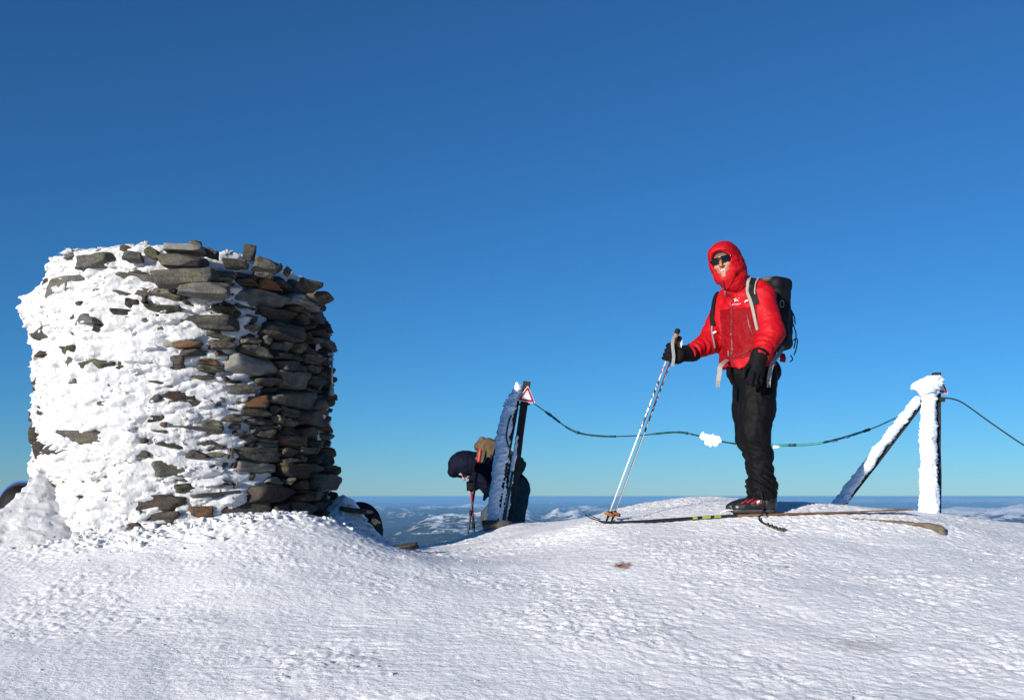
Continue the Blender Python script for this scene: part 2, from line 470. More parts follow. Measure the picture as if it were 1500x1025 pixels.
# ================================================================== sea and the coast far below
def hgt(v, d): return 560 - (v - HV) / F * d       # height above the sea that reaches row v at distance d
M_SEA = new_mat('sea_water', (.012, .035, .07), .25, spec=.5)
t = NT(M_SEA); nz = t.noise(.004, 5, .6, t.mapping()); t.l(t.bump(nz.outputs[0], .5, 30), t.bsdf.inputs['Normal'])
nA = 160; V = [(0, 0, SEA)]; Fc = []
rr = [3000, 12000, 40000, 90000, 120000]
for r in rr:
    for k in range(nA): V.append((r * math.sin(2*math.pi*k/nA), r * math.cos(2*math.pi*k/nA), SEA))
for k in range(nA):
    k2 = (k + 1) % nA
    Fc.append((0, 1 + k2, 1 + k))
    for i in range(len(rr) - 1):
        a = 1 + i * nA
        Fc.append((a + k, a + k2, a + nA + k2, a + nA + k))
sea = link('sea', mesh('sea', V, Fc, False), M_SEA); tag(sea, 'deep blue sea reaching to the horizon', 'sea', kind='structure')

M_LAND = new_mat('snow_patched_hills', (.1, .1, .1), .9, spec=.1); t = NT(M_LAND)
geo = t.n('ShaderNodeNewGeometry'); sp = t.n('ShaderNodeSeparateXYZ'); t.l(geo.outputs['Position'], sp.inputs[0])
vec = t.mapping((1, 1, 1))
n1 = t.noise(.0036, 9, .78, vec); n2 = t.noise(.00021, 5, .6, vec)
mr = t.n('ShaderNodeMapRange'); mr.inputs[1].default_value = SEA + 40; mr.inputs[2].default_value = SEA + 640; t.l(sp.outputs[2], mr.inputs[0])
a1 = t.n('ShaderNodeMath', operation='MULTIPLY_ADD'); a1.inputs[1].default_value = 1.8; t.l(n1.outputs[0], a1.inputs[0]); t.l(mr.outputs[0], a1.inputs[2])
a2 = t.n('ShaderNodeMath', operation='MULTIPLY_ADD'); a2.inputs[1].default_value = .9; t.l(n2.outputs[0], a2.inputs[0]); t.l(a1.outputs[0], a2.inputs[2])
sm = t.ramp(a2.outputs[0], [(.0, 0), (1, 1)])
m2 = t.n('ShaderNodeMapRange'); m2.inputs[1].default_value = 1.60; m2.inputs[2].default_value = 1.74; t.l(a2.outputs[0], m2.inputs[0])
n3 = t.noise(.006, 4, .7, vec)
dark = t.ramp(n3.outputs[0], [(.35, (.012, .020, .026)), (.7, (.040, .046, .050))])
t.l(t.mix(m2.outputs[0], dark.outputs[0], (.82, .82, .83)), t.bsdf.inputs['Base Color'])

az = np.linspace(math.radians(-33), math.radians(33), 760); dist = np.exp(np.linspace(math.log(6500), math.log(116000), 430))
A, D = np.meshgrid(az, dist, indexing='ij'); ux = 750 + F * np.tan(A); dp = D.ravel(); U = ux.ravel()
lx = (U - 750) / F * dp; ly = dp
km = np.stack([lx / 1000, ly / 1000, np.zeros(len(lx))], 1)
base = fbm(km / 9.0, 5, .5)                       # islands and sounds
rid = ridged(km / 2.4, 7, .60)
h = 130 * (base + .06 + .25 * sstep(24e3, 12e3, dp) - .55 * sstep(38e3, 62e3, dp)) + 45 * rid * sstep(-.3, .4, base)
h = np.where(h > 0, h, h * .6)
def peak(u, v, d, wu, wd, k=1.0, sharp=2.0):
    """a hill whose top shows at (u, v), wu photo pixels and wd metres in half width"""
    global h
    H = hgt(v, d); rr_ = (np.abs((U - u) / wu) ** sharp + np.abs((dp - d) / wd) ** sharp)
    e = np.exp(-rr_) ; h = np.maximum(h, h * (1 - e) + (H + 95 * k * (rid - 1.25) + 40 * k * base) * e)
peak(672, 757, 13500, 62, 2300, 1.0, 2.4); peak(640, 764, 12600, 40, 1600); peak(720, 752, 15500, 40, 1800)
peak(770, 749, 17500, 26, 2000, .8); peak(817, 744, 18500, 24, 2300, .7, 1.6); peak(845, 753, 17000, 24, 1800)
peak(600, 752, 22000, 70, 2600, .8); peak(690, 738, 34000, 60, 4500, .6); peak(560, 742, 30000, 40, 3500, .6); peak(640, 741, 30000, 50, 3000, .7)
peak(860, 742, 30000, 50, 3500, .7); peak(920, 745, 26000, 40, 3000, .7); peak(1155, 739, 33000, 50, 3000, .6); peak(1190, 744, 24000, 40, 3000, .6)
peak(1440, 755, 12800, 34, 1500, .25, 1.8); peak(1490, 741, 18500, 60, 3000, .8); peak(1410, 741, 19500, 55, 2800, .6); peak(1330, 748, 17000, 40, 2200, .7); peak(1250, 743, 20000, 30, 2200, .7)
peak(1450, 730, 62000, 55, 9000, .9); peak(1395, 729, 70000, 40, 8000, .9); peak(1490, 730, 60000, 30, 8000, .9); peak(1340, 731, 66000, 40, 8000, .7); peak(1270, 732, 62000, 60, 8000, .6); peak(1560, 728, 60000, 60, 8000, .6)
peak(200, 745, 24000, 300, 6000, 1); peak(-60, 740, 26000, 200, 6000, 1)
for u, v, d, wu, wd in ((815, 734.5, 62000, 50, 2600), (600, 736, 56000, 26, 1800), (880, 737, 50000, 50, 2000), (720, 737, 52000, 40, 2000), (1180, 736, 56000, 60, 2000)):
    peak(u, v, d, wu, wd, .15)
lz = SEA + h - 12
nd = len(dist); ii, jj = np.meshgrid(np.arange(len(az) - 1), np.arange(nd - 1), indexing='ij'); ii, jj = ii.ravel(), jj.ravel()
Fq = np.stack([ii*nd + jj, (ii+1)*nd + jj, (ii+1)*nd + jj + 1, ii*nd + jj + 1], 1)
keep = (h[Fq] > -20).any(1)
land = link('hills', mesh('hills', np.stack([lx, ly, lz], 1), Fq[keep]), M_LAND)
tag(land, 'distant snow patched coastal hills and islands below the summit', 'hills', kind='structure')

hz = bpy.data.materials.new('thin_blue_haze'); hz.use_nodes = True; hn = hz.node_tree; hn.nodes.clear()
ho = hn.nodes.new('ShaderNodeOutputMaterial'); pv = hn.nodes.new('ShaderNodeVolumePrincipled')
pv.inputs['Color'].default_value = (.26, .60, 1.0, 1); pv.inputs['Density'].default_value = 3.0e-5; pv.inputs['Anisotropy'].default_value = 0.0
hn.links.new(pv.outputs[0], ho.inputs['Volume'])
V, Fc = box_geo((0, 0, (SEA - 120 + EYE + 3.2) / 2), (122000, 122000, (EYE + 3.2 - SEA + 120) / 2))
hzo = link('haze', mesh('haze', V, Fc, False), hz); tag(hzo, 'thin blue haze over the far coast', 'haze', kind='stuff')
print('land', round(time.time() - T0, 1))
# ================================================================== the cairn
def stone_material(name, c1, c2, c3, lichen=0.0, rust=0.0):
    m = new_mat(name, c1, .85, spec=.25); t = NT(m); vec = t.mapping((1, 1, 1))
    oi = t.n('ShaderNodeObjectInfo'); ad = t.n('ShaderNodeVectorMath', operation='ADD'); geo = t.n('ShaderNodeNewGeometry')
    t.l(geo.outputs['Position'], ad.inputs[0]); t.l(oi.outputs['Random'], ad.inputs[1]); v = ad.outputs[0]
    n1 = t.noise(14, 6, .65, v); n2 = t.noise(110, 5, .7, v); n3 = t.noise(5, 4, .6, v)
    col = t.ramp(n1.outputs[0], [(.32, c1), (.55, c2), (.75, c3)]).outputs[0]
    sp_ = t.ramp(n2.outputs[0], [(.42, 0.0), (.62, 1.0)])
    col = t.mix(t.n('ShaderNodeMath', operation='MULTIPLY', i_1=.35).outputs[0], col, col) if False else col
    fm = t.n('ShaderNodeMath', operation='MULTIPLY'); fm.inputs[1].default_value = .38; t.l(sp_.outputs[0], fm.inputs[0])
    col = t.mix(fm.outputs[0], col, (.24, .235, .22))
    br = t.n('ShaderNodeHueSaturation'); mr = t.n('ShaderNodeMapRange'); mr.inputs[3].default_value = .38; mr.inputs[4].default_value = 1.1; t.l(oi.outputs['Random'], mr.inputs[0])
    t.l(mr.outputs[0], br.inputs['Value']); t.l(col, br.inputs['Color']); col = br.outputs[0]
    if lichen:
        r = t.ramp(n3.outputs[0], [(.50, 0.0), (.60, lichen)]); n4 = t.noise(60, 4, .7, v); r2 = t.ramp(n4.outputs[0], [(.45, 0.0), (.55, 1.0)])
        mm = t.n('ShaderNodeMath', operation='MULTIPLY'); t.l(r.outputs[0], mm.inputs[0]); t.l(r2.outputs[0], mm.inputs[1])
        col = t.mix(mm.outputs[0], col, (.20, .21, .05))
    if rust:
        n5 = t.noise(9, 5, .7, v); r = t.ramp(n5.outputs[0], [(.42, 0.0), (.58, rust)]); col = t.mix(r.outputs[0], col, (.17, .07, .03))
    t.l(col, t.bsdf.inputs['Base Color'])
    b = t.bump(n2.outputs[0], .6, .006); wv = t.noise(30, 6, .7, t.mapping((1, 1, 5), coord='Object')); 
    b = t.bump(n1.outputs[0], .5, .02, b); t.l(b, t.bsdf.inputs['Normal'])
    return m
M_STONE = [stone_material('grey_gneiss', (.035, .035, .032), (.075, .075, .068), (.15, .147, .138), .3, .10),
           stone_material('dark_gneiss', (.022, .022, .02), (.045, .045, .041), (.09, .087, .08), .2, .2),
           stone_material('pale_gneiss', (.13, .13, .12), (.23, .225, .21), (.36, .35, .33), .25, .15),
           stone_material('rusty_gneiss', (.045, .036, .03), (.085, .055, .036), (.15, .10, .065), .2, .7)]
rng = random.Random(11)
def stone_geo(seed, h):
    r = np.random.RandomState(seed); pl = []
    for ax_ in range(3):
        for s in (-1, 1):
            nrm = np.zeros(3); nrm[ax_] = s; nrm += r.normal(0, (.10, .16, .10)[ax_], 3); nrm /= np.linalg.norm(nrm); pl.append((nrm, .45))
    for k in range(r.randint(5, 9)):
        nrm = r.choice([-1, 1], 3) * r.uniform(.25, 1, 3); nrm /= np.linalg.norm(nrm); pl.append((nrm, r.uniform(.47, .60)))
    o = r.uniform(0, 90, 3)
    def f(p):
        d = None
        for nrm, off in pl:
            e = p @ nrm.astype(np.float32) - off
            d = e if d is None else smax(d, e, .035)
        return d + .045 * fbm(p * 2.6 + o, 3) + .02
    return snet(f, (-.72,) * 3, (.72,) * 3, h)
STONES = []  # shapes shared by all stones
for k in range(30):
    V, Fq = stone_geo(k, .052); lo, hi = V.min(0), V.max(0); V = (V - (lo + hi) / 2) / (hi - lo)
    V2, F2 = stone_geo(k, .13); lo, hi = V2.min(0), V2.max(0); V2 = (V2 - (lo + hi) / 2) / (hi - lo)
    STONES.append((V, Fq, V2, F2))
_smesh = {}
def stone_mesh(k, mi):
    if (k, mi) not in _smesh:
        me = mesh('stone', STONES[k][0], STONES[k][1]); me.materials.append(M_STONE[mi]); _smesh[k, mi] = me
    return _smesh[k, mi]

CZ0, CZ1 = EYE - .42, EYE + 1.47
cx, cy = CAIRN
cairn = empty('cairn', (cx, cy, EYE - .25))
tag(cairn, 'round dry stone cairn half plastered with white rime on its left side', 'cairn')
def Rz(z): return CR - .10 * sstep(EYE + 1.15, EYE + 1.55, z) + .02 * sstep(EYE + .3, EYE - .3, z)
NB = 720; top = np.full(NB, CZ0); stones = []
for it in range(4000):
    i0 = int(np.argmin(top + np.array([rng.random() * .012 for _ in range(NB)]) if it % 1 == 0 else top))
    if top[i0] > CZ1 - .02: break
    big = rng.random()
    L = rng.uniform(.26, .50) if big < .38 else rng.uniform(.12, .26)
    H = L * rng.uniform(.13, .26) + rng.uniform(.010, .026)
    if big < .05: H *= 1.5
    H = min(max(H, .026), .12)
    n = max(6, int(L / CR / (2 * math.pi) * NB))
    # widen from the lowest bin while neighbours are not much higher
    a = b = i0
    while b - a < n:
        ca, cb_ = top[(a - 1) % NB], top[(b + 1) % NB]
        if min(ca, cb_) > top[i0] + .028: break
        if ca <= cb_: a -= 1
        else: b += 1
    w_ = b - a + 1
    if w_ < 4:
        top[[k % NB for k in range(a - 1, b + 2)]] = max(top[(a - 1) % NB], top[(b + 1) % NB]); continue
    if w_ < n * .6: H = min(H, .07)
    ids = [k % NB for k in range(a, b + 1)]; basez = float(np.mean(top[ids]))
    if basez + H > CZ1 + .05: H = max(.035, CZ1 + .02 - basez)
    ang = (a + b) / 2 / NB * 2 * math.pi; Lr = w_ / NB * 2 * math.pi * CR
    tilt = math.atan2(top[ids[-1]] - top[ids[0]], Lr) * .8
    stones.append((ang, basez, Lr, H, tilt)); top[ids] = basez + H
def stone_matrix(ang, z, L, H, tilt, dep, out, yaw):
    # angle 0 faces the camera, positive to the right
    r = Rz(z) - dep / 2 + out
    c = Vector((cx + r * math.sin(ang), cy - r * math.cos(ang), z + H / 2))
    return Matrix.Translation(c) @ Matrix.Rotation(ang + yaw, 4, 'Z') @ Matrix.Rotation(-tilt, 4, 'Y') @ Matrix.Diagonal((L * 1.03, dep, H * 1.10, 1))
cand = []
for (ang, z, L, H, tilt) in stones:
    ang = (ang + math.pi) % (2 * math.pi) - math.pi
    dep = rng.uniform(.24, .36); outj = rng.gauss(0, .026); yaw = rng.gauss(0, .12)
    m = stone_matrix(ang, z, L, H, tilt, dep, outj, yaw); k = rng.randrange(len(STONES)); rr_ = rng.random()
    mi = 0 if rr_ < .52 else 1 if rr_ < .89 else 2 if rr_ < .94 else 3
    vis = (math.cos(ang) > -.22) and (math.degrees(ang) > -62)
    score = (L * H * max(.12, math.cos(ang))) * (1 if math.degrees(ang) > -14 else .25) if vis else 0
    cand.append((score, m, k, mi))
# capping stones lying on the rim and the ones that stick out of the snow on top
for (u, v, d, L, H, dep, rz, ry, k, mi, rx) in ((365, 371, 6.55, .085, .12, .05, .3, .12, 3, 0, 0), (286, 358, 6.75, .10, .045, .08, .1, .05, 5, 0, 0), (272, 366, 6.44, .27, .05, .2, .05, .05, 7, 2, 0), (268, 384, 6.40, .30, .085, .2, 0, .06, 9, 0, 0),
                                       (270, 408, 6.38, .40, .10, .2, .05, -.03, 11, 0, 0), (421, 398, 6.80, .05, .06, .06, .2, .6, 13, 1, 0), (405, 394, 6.72, .09, .05, .08, .1, -.3, 15, 1, 0), (185, 366, 6.6, .10, .05, .1, .3, .2, 17, 1, 0), (195, 376, 6.5, .12, .06, .12, .1, 0, 18, 0, 0),
                                       (150, 386, 6.62, .24, .10, .25, -.4, -.12, 20, 1, 0), (118, 379, 6.75, .16, .045, .2, -.5, -.1, 21, 0, 0), (310, 372, 6.5, .09, .06, .1, 0, .3, 22, 1, 0), (452, 418, 6.92, .14, .07, .15, .8, .25, 23, 1, 0), (390, 389, 6.6, .17, .07, .16, .4, .1, 24, 0, 0),
                                       (345, 388, 6.5, .17, .05, .16, .25, .05, 25, 1, 0), (470, 436, 7.1, .14, .06, .16, 1.0, .3, 26, 1, 0), (300, 425, 6.38, .33, .10, .2, .12, .02, 27, 0, 0), (225, 372, 6.45, .10, .07, .1, 0, .5, 28, 0, 0)):
    c = P(u, v, d); m = Matrix.Translation(Vector(c)) @ Matrix.Rotation(rz, 4, 'Z') @ Matrix.Rotation(ry, 4, 'Y') @ Matrix.Diagonal((L, dep, H, 1))
    cand.append((9.0, m, k, mi))
for k in range(46):        # fill of the top
    a = rng.uniform(0, 6.283); r = rng.uniform(.1, .88); L = rng.uniform(.16, .34)
    m = Matrix.Translation(Vector((cx + r * math.sin(a), cy - r * math.cos(a), EYE + 1.42 + .05 * (1 - r)))) @ Matrix.Rotation(rng.uniform(0, 6), 4, 'Z') @ Matrix.Diagonal((L, L * .8, .10, 1))
    cand.append((.0008 * (1 if r > .6 and math.cos(a) > 0 else 0), m, rng.randrange(30), rng.choice((0, 1))))
cand.sort(key=lambda c: -c[0])
inv = Matrix.Translation(-cairn.location)
hid = []
for s, m, k, mi in cand[:292]:
    if s <= 0: hid.append((m, k, mi)); continue
    o = bpy.data.objects.new('stone', stone_mesh(k, mi)); C.objects.link(o); o.parent = cairn; o.matrix_local = inv @ m
hid += [(m, k, mi) for s, m, k, mi in cand[292:]]
VV, FF, MI = [], [], []; nb = 0
for m, k, mi in hid:
    V2, F2 = STONES[k][2], STONES[k][3]; M_ = np.array(m)
    VV.append(V2 @ M_[:3, :3].T + M_[:3, 3]); FF.append(F2 + nb); MI.append(np.full(len(F2), mi)); nb += len(V2)
me = mesh('stonework', np.concatenate(VV), np.concatenate(FF)); 
sw = link('stonework', me, M_STONE, cairn); me.polygons.foreach_set('material_index', np.concatenate(MI).astype(np.int32)); sw['kind'] = 'stuff'
# rubble heart of the cairn behind the face stones
rg = np.random.RandomState(3); V, Fc = [], []; na, nzz = 64, 26
for j in range(nzz):
    z = CZ0 + (CZ1 - .03 - CZ0) * j / (nzz - 1)
    for k in range(na):
        a = 2 * math.pi * k / na; r = Rz(z) - .15 + rg.uniform(-.02, .02); V.append((cx + r * math.sin(a), cy - r * math.cos(a), z))
for j in range(nzz - 1):
    for k in range(na):
        k2 = (k + 1) % na; Fc.append((j*na+k, j*na+k2, (j+1)*na+k2, (j+1)*na+k))
Fc.append(tuple(range((nzz-1)*na, nzz*na)))
link('rubble_core', mesh('rubble_core', V, Fc), M_STONE[1], cairn)
print('stones', len(stones), round(time.time() - T0, 1))

# ---- rime plastered on the windward side
WD = np.array([-.86, -.45, -.22]); WD /= np.linalg.norm(WD)
_b1 = np.cross(WD, [0, 0, 1.]); _b1 /= np.linalg.norm(_b1); _b2 = np.cross(WD, _b1)
def windp(p, along, across):
    return np.stack([(p @ WD) * along, (p @ _b1) * across, (p @ _b2) * across], 1).astype(np.float32)
KEY = np.array([  # phi deg, mean thickness of the rime over the stone faces
    (-180, .0), (-140, .01), (-110, -.035), (-80, -.030), (-50, .012), (-28, .036), (-14, .036), (-4, .024), (8, .004), (18, -.006), (27, -.020), (36, -.040), (46, -.085), (60, -.14), (85, -.12), (104, -.035), (118, -.005), (140, -.01), (180, .02)])
def rime_parts(p):
    x, y, z = p[:, 0] - cx, p[:, 1] - cy, p[:, 2]
    r = np.hypot(x, y); ph = np.degrees(np.arctan2(x, -y))
    side = r - Rz(z); ztop = EYE + 1.545 + .06 * np.clip(1 - r / .9, 0, 1)
    topd = z - ztop
    return x, y, z, r, ph, side, topd
def rime_mean(p):
    x, y, z, r, ph, side, topd = rime_parts(p)
    T = np.interp(ph, KEY[:, 0], KEY[:, 1])
    zn = (z - EYE)
    T = T + .17 * np.exp(-((ph + 80) / 24) ** 2) * np.exp(-((zn - 1.33) / .14) ** 2)       # overhanging lip of rime
    T = T + .10 * sstep(10, -40, ph) * sstep(-150, -110, ph) * np.exp(-np.maximum(zn + .26, 0) / .075)
    T = T - .035 * np.exp(-((ph + 2) / 26) ** 2) * np.exp(-((zn - 1.33) / .13) ** 2)         # bare slabs under the rim
    T = T - .03 * np.exp(-((ph - 8) / 16) ** 2) * sstep(.2, -.15, zn) 
    wt = sstep(-.10, .05, topd - side)
    Tt = .060 - .06 * sstep(.45, .85, x)
    T = T * (1 - wt) + Tt * wt
    return smax(side, topd, .10) - T
def rime_detail(p, v):
    big = fbm(p * 4.3 + 3.1, 3); fe = billow(windp(p, 3.6, 14), 4, .50); fi = fbm(windp(p, 24, 75), 2)
    bl = billow(p * 11 + 5, 2)
    x = p[:, 0] - cx; ph = np.degrees(np.arctan2(x, -(p[:, 1] - cy)))
    full = sstep(0, -35, ph)                          # solid cover on the left, clots further right
    return v - (.024 + .006 * (1 - full)) * big - (.030 + .008 * full) * fe - .007 * fi - .007 * bl
lo = (cx - 1.48, cy - 1.32, EYE - .42); hi = (cx + 1.15, cy + .72, EYE + 1.70)
V, Fq = snet(rime_mean, lo, hi, .0098, rime_detail, .10)
# drop what lies buried behind the face stones
ctr = V[Fq].mean(1); rr_ = np.hypot(ctr[:, 0] - cx, ctr[:, 1] - cy)
keep = ~((rr_ < Rz(ctr[:, 2]) - .10) & (ctr[:, 2] < EYE + 1.36))
Fq = Fq[keep]; used = np.unique(Fq); mp = np.full(len(V), -1); mp[used] = np.arange(len(used)); V, Fq = V[used], mp[Fq]
V, Fq = drop_small(V, Fq, 250)
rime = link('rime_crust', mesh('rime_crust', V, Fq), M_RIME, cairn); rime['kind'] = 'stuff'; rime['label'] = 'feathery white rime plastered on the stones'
print('rime', len(Fq), round(time.time() - T0, 1))

# ---- drift leaning on the windward foot of the cairn
RL = np.array([P(-70, 800, 6.1), P(-30, 776, 6.25), P(2, 752, 6.4), P(32, 718, 6.55), P(54, 692, 6.68), P(70, 672, 6.85), P(78, 668, 7.1)])
def drift_f(p):
    best = None
    for a, b in zip(RL[:-1], RL[1:]):
        ab = (b - a)[:2].astype(np.float32); q = p[:, :2] - a[:2].astype(np.float32); t_ = np.clip((q @ ab) / (ab @ ab), 0, 1)
        dd = np.sqrt(((q - t_[:, None] * ab) ** 2).sum(1)); zz = a[2] + (b[2] - a[2]) * t_
        side_ = np.where((q[:, 0] * ab[1] - q[:, 1] * ab[0]) > 0, 1.0, 3.0)
        e = (p[:, 2] - zz + side_ * dd - .02) * .55
        best = e if best is None else smin(best, e, .02)
    return best
def drift_d(p, v): return v - .014 * fbm(p * 6, 3) - .012 * billow(windp(p, 7, 16), 2) 
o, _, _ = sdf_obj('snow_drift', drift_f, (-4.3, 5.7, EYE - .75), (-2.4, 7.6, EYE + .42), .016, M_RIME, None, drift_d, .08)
tag(o, 'steep shaded snow drift banked against the left foot of the cairn', 'snow drift')
print('drift', round(time.time() - T0, 1))

# ---- crumbs of snow and rime lying about
def crumbs(name, spots, label):
    VV, FF, nb = [], [], 0; rg = np.random.RandomState(5)
    for (x, y, r) in spots:
        V2, F2 = STONES[rg.randint(30)][2:]; a = rg.uniform(0, 6.3); c_, s_ = math.cos(a), math.sin(a)
        W = V2 * np.array([r * rg.uniform(.8, 1.5), r * rg.uniform(.8, 1.4), r * rg.uniform(.6, 1.0)]); W = np.stack([W[:, 0]*c_ - W[:, 1]*s_, W[:, 0]*s_ + W[:, 1]*c_, W[:, 2]], 1)
        VV.append(W + np.array([x, y, surf(x, y) + r * .18])); FF.append(F2 + nb); nb += len(V2)
    o = link(name, mesh(name, np.concatenate(VV), np.concatenate(FF)), M_RIME); tag(o, label, 'snow', kind='stuff')
rg = np.random.RandomState(21); sp_ = []
for _ in range(420):
    a = math.radians(rg.uniform(-55, 95)); r = CR + .03 + abs(rg.normal(0, .20)); sp_.append((cx + r * math.sin(a), cy - r * math.cos(a), float(np.clip(rg.lognormal(-3.95, .45), .008, .045))))
for _ in range(80): sp_.append((rg.uniform(-3.4, 4.0), rg.uniform(3.9, 7.2), float(np.clip(rg.lognormal(-4.7, .4), .005, .016))))
crumbs('snow_crumbs', sp_, 'loose crumbs of snow and fallen rime strewn on the crust')
# ================================================================== posts, cable, rocks
M_TIMBER = plain('black_weathered_timber', (.018, .016, .015), .85, var=.5, scale=18, bump=.5, bscale=60)
M_WIRE = plain('dark_wire', (.03, .03, .033), .45, .3, var=.2)
M_TEAL = plain('teal_hose', (.012, .20, .16), .45, var=.25)
M_DTEAL = plain('dark_green_hose', (.008, .055, .05), .5, var=.3)
M_WHITE = plain('white_enamel', (.75, .76, .77), .4, var=.06, bump=0)
M_RED_S = plain('red_enamel', (.42, .02, .02), .4, var=.2, bump=0)
M_STEEL = plain('galvanised_steel', (.35, .35, .36), .4, .7, var=.2)

def beam(name, a, b, w_, d_, mat, parent):
    """squared timber from a to b"""
    a, b = np.array(a), np.array(b); pts = [a + (b - a) * t for t in np.linspace(0, 1, 7)]
    rg = np.random.RandomState(int(abs(a[0]) * 1000) % 999)
    ax_ = (b - a) / np.linalg.norm(b - a); sd = np.cross(ax_, [0, 1, 0]); sd /= np.linalg.norm(sd); fw = np.cross(sd, ax_)
    V, Fc = [], []
    prof = [(-.5, -.42), (-.42, -.5), (.42, -.5), (.5, -.42), (.5, .42), (.42, .5), (-.42, .5), (-.5, .42)]
    for p in pts:
        j = rg.normal(0, .0015, (8, 2))
        for k, (s, f) in enumerate(prof): V.append(p + sd * (s * w_ + j[k, 0]) + fw * (f * d_ + j[k, 1]))
    for i in range(6):
        for k in range(8): Fc.append((i*8+k, (i+1)*8+k, (i+1)*8+(k+1) % 8, i*8+(k+1) % 8))
    Fc.append(tuple(range(8))); Fc.append(tuple(range(6*8+7, 6*8-1, -1)))
    return link(name, mesh(name, V, Fc, False), mat, parent)

def rime_mesh(name, f, lo, hi, h, parent, det):
    V, Fq = snet(f, lo, hi, h, det, .06); V, Fq = drop_small(V, Fq, 60); return link(name, mesh(name, V, Fq), M_RIMEP, parent), V, Fq
def rime_on(name, segs, wind, parent, h=.009, feather=.016, step=46.0, extra=None):
    """feathered rime: list of (a, b, ra, rb) capsules, feathers reaching towards wind"""
    wv = np.array(wind, float); wv /= np.linalg.norm(wv); b1 = np.cross(wv, [0, 1, .01]); b1 /= np.linalg.norm(b1); b2 = np.cross(wv, b1)
    A = np.array([s[0] for s in segs] + [s[1] for s in segs]); rm = max(max(s[2], s[3]) for s in segs) + .08
    def f(p):
        d = None
        for s in segs:
            ra, rb = s[2], s[3]; fl = s[4] if len(s) > 4 else 1.0
            q = p.copy()
            e = seg(q, s[0], s[1], ra, rb) if fl == 1.0 else seg(np.stack([q[:, 0], s[0][1] + (q[:, 1] - s[0][1]) / fl, q[:, 2]], 1), s[0], s[1], ra, rb)
            d = e if d is None else smin(d, e, .02)
        if extra is not None: d = smin(d, extra(p), .03)
        return d
    def det(p, v):
        wp = np.stack([(p @ wv) * 9, (p @ b1) * step, (p @ b2) * 22], 1).astype(np.float32)
        ex = sstep(-.02, .05, (p - A.mean(0)) @ wv.astype(np.float32) * 0 + noise3(p * 7 + 3) * .08)
        return v - feather * (.55 + .9 * ex) * billow(wp, 2, .45) - .014 * fbm(p * 8, 2)
    o, _, _ = rime_mesh(name, f, A.min(0) - rm, A.max(0) + rm, h, parent, det)
    o['kind'] = 'stuff'; return o

def warning_sign(parent, c, R, s):
    """triangular sign: R rows = right, normal, up; s = half width"""
    R = np.asarray(R)
    def tri(k, off):
        pts = []
        for (x, z) in ((-1, -.62), (1, -.62), (0, 1.12)):
            for t in (-.10, .10):
                # rounded corners: two points each
                nx = {(-1, -.62): ((-1 + .10, -.62), (-1 + .06, -.62 + .10)), (1, -.62): ((1 - .06, -.62 + .10), (1 - .10, -.62)), (0, 1.12): ((-.05, 1.12 - .09), (.05, 1.12 - .09))}[(x, z)]
            order = nx if (x, z) != (1, -.62) else nx[::-1]
            pts += list(order)
        pts = [(-.94, -.52), (-.9, -.62), (.9, -.62), (.94, -.52), (.05, 1.03), (-.05, 1.03)]
        return [c + R[0] * x * s * k + R[2] * (z * s * k) + R[1] * off for x, z in pts]
    def plate(name, k, o0, o1, mat, par):
        a, b = tri(k, o0), tri(k, o1); n = len(a)
        Fc = [tuple(range(n)), tuple(range(2*n-1, n-1, -1))] + [(i, i + n, (i+1) % n + n, (i+1) % n) for i in range(n)]
        return link(name, mesh(name, a + b, Fc, False), mat, par)
    pl = plate('warning_sign', 1.0, 0, .004, M_WHITE, parent); pl['label'] = 'red bordered white triangular warning sign'
    rb = plate('red_border', .88, .004, .0065, M_RED_S, pl); plate('white_field', .55, .0065, .009, M_WHITE, pl)
    return pl

# ---- left post
lp = empty('barrier_post', P(738, 772, 9.3))
tag(lp, 'leaning rimed timber post with red triangle sign, beside the stooping hiker', 'post', 'rimed barrier posts')
Dl = 9.3
beam('post', P(772, 559, Dl), P(741, 790, Dl), .068, .07, M_TIMBER, lp)
beam('brace', P(757, 585, Dl - .05), P(722, 785, Dl - .35), .05, .06, M_TIMBER, lp)
rime_on('rime', [(P(759, 568, Dl - .03), P(748, 600, Dl - .06), .042, .068), (P(748, 600, Dl - .06), P(737, 645, Dl - .14), .068, .068), (P(737, 645, Dl - .14), P(723, 772, Dl - .30), .068, .070)], (-.9, -.2, -.1), lp, .0085, .018, 44)
rime_on('rime', [(P(757, 640, Dl - .06), P(739, 772, Dl - .09), .016, .024)], (-.9, -.2, -.1), lp, .0085, .010, 60)
nrm = np.array([.28, -.95, .06]); RR = frame(nrm, (-.16 + .30, 0, 1)); RR[0] *= -1
warning_sign(lp, P(771.5, 580, Dl - .075), np.stack([np.cross(RR[1], RR[2]) * 1, RR[1], RR[2]]), .088)
V, Fc = box_geo(P(767, 592, Dl - .05), (.055, .02, .008)); link('sign_bracket', mesh('sign_bracket', V, Fc, False), M_TIMBER, lp)
tube('cord', bezier([P(749, 608, Dl - .15), P(744, 622, Dl - .17), P(742, 640, Dl - .2), P(744, 650, Dl - .22), P(747, 657, Dl - .2)], 16), .007, M_DTEAL, lp)
tube('cord', bezier([P(751, 690, Dl - .1), P(747, 715, Dl - .12), P(742, 745, Dl - .12), P(738, 772, Dl - .12)], 12), .010, M_DTEAL, lp)

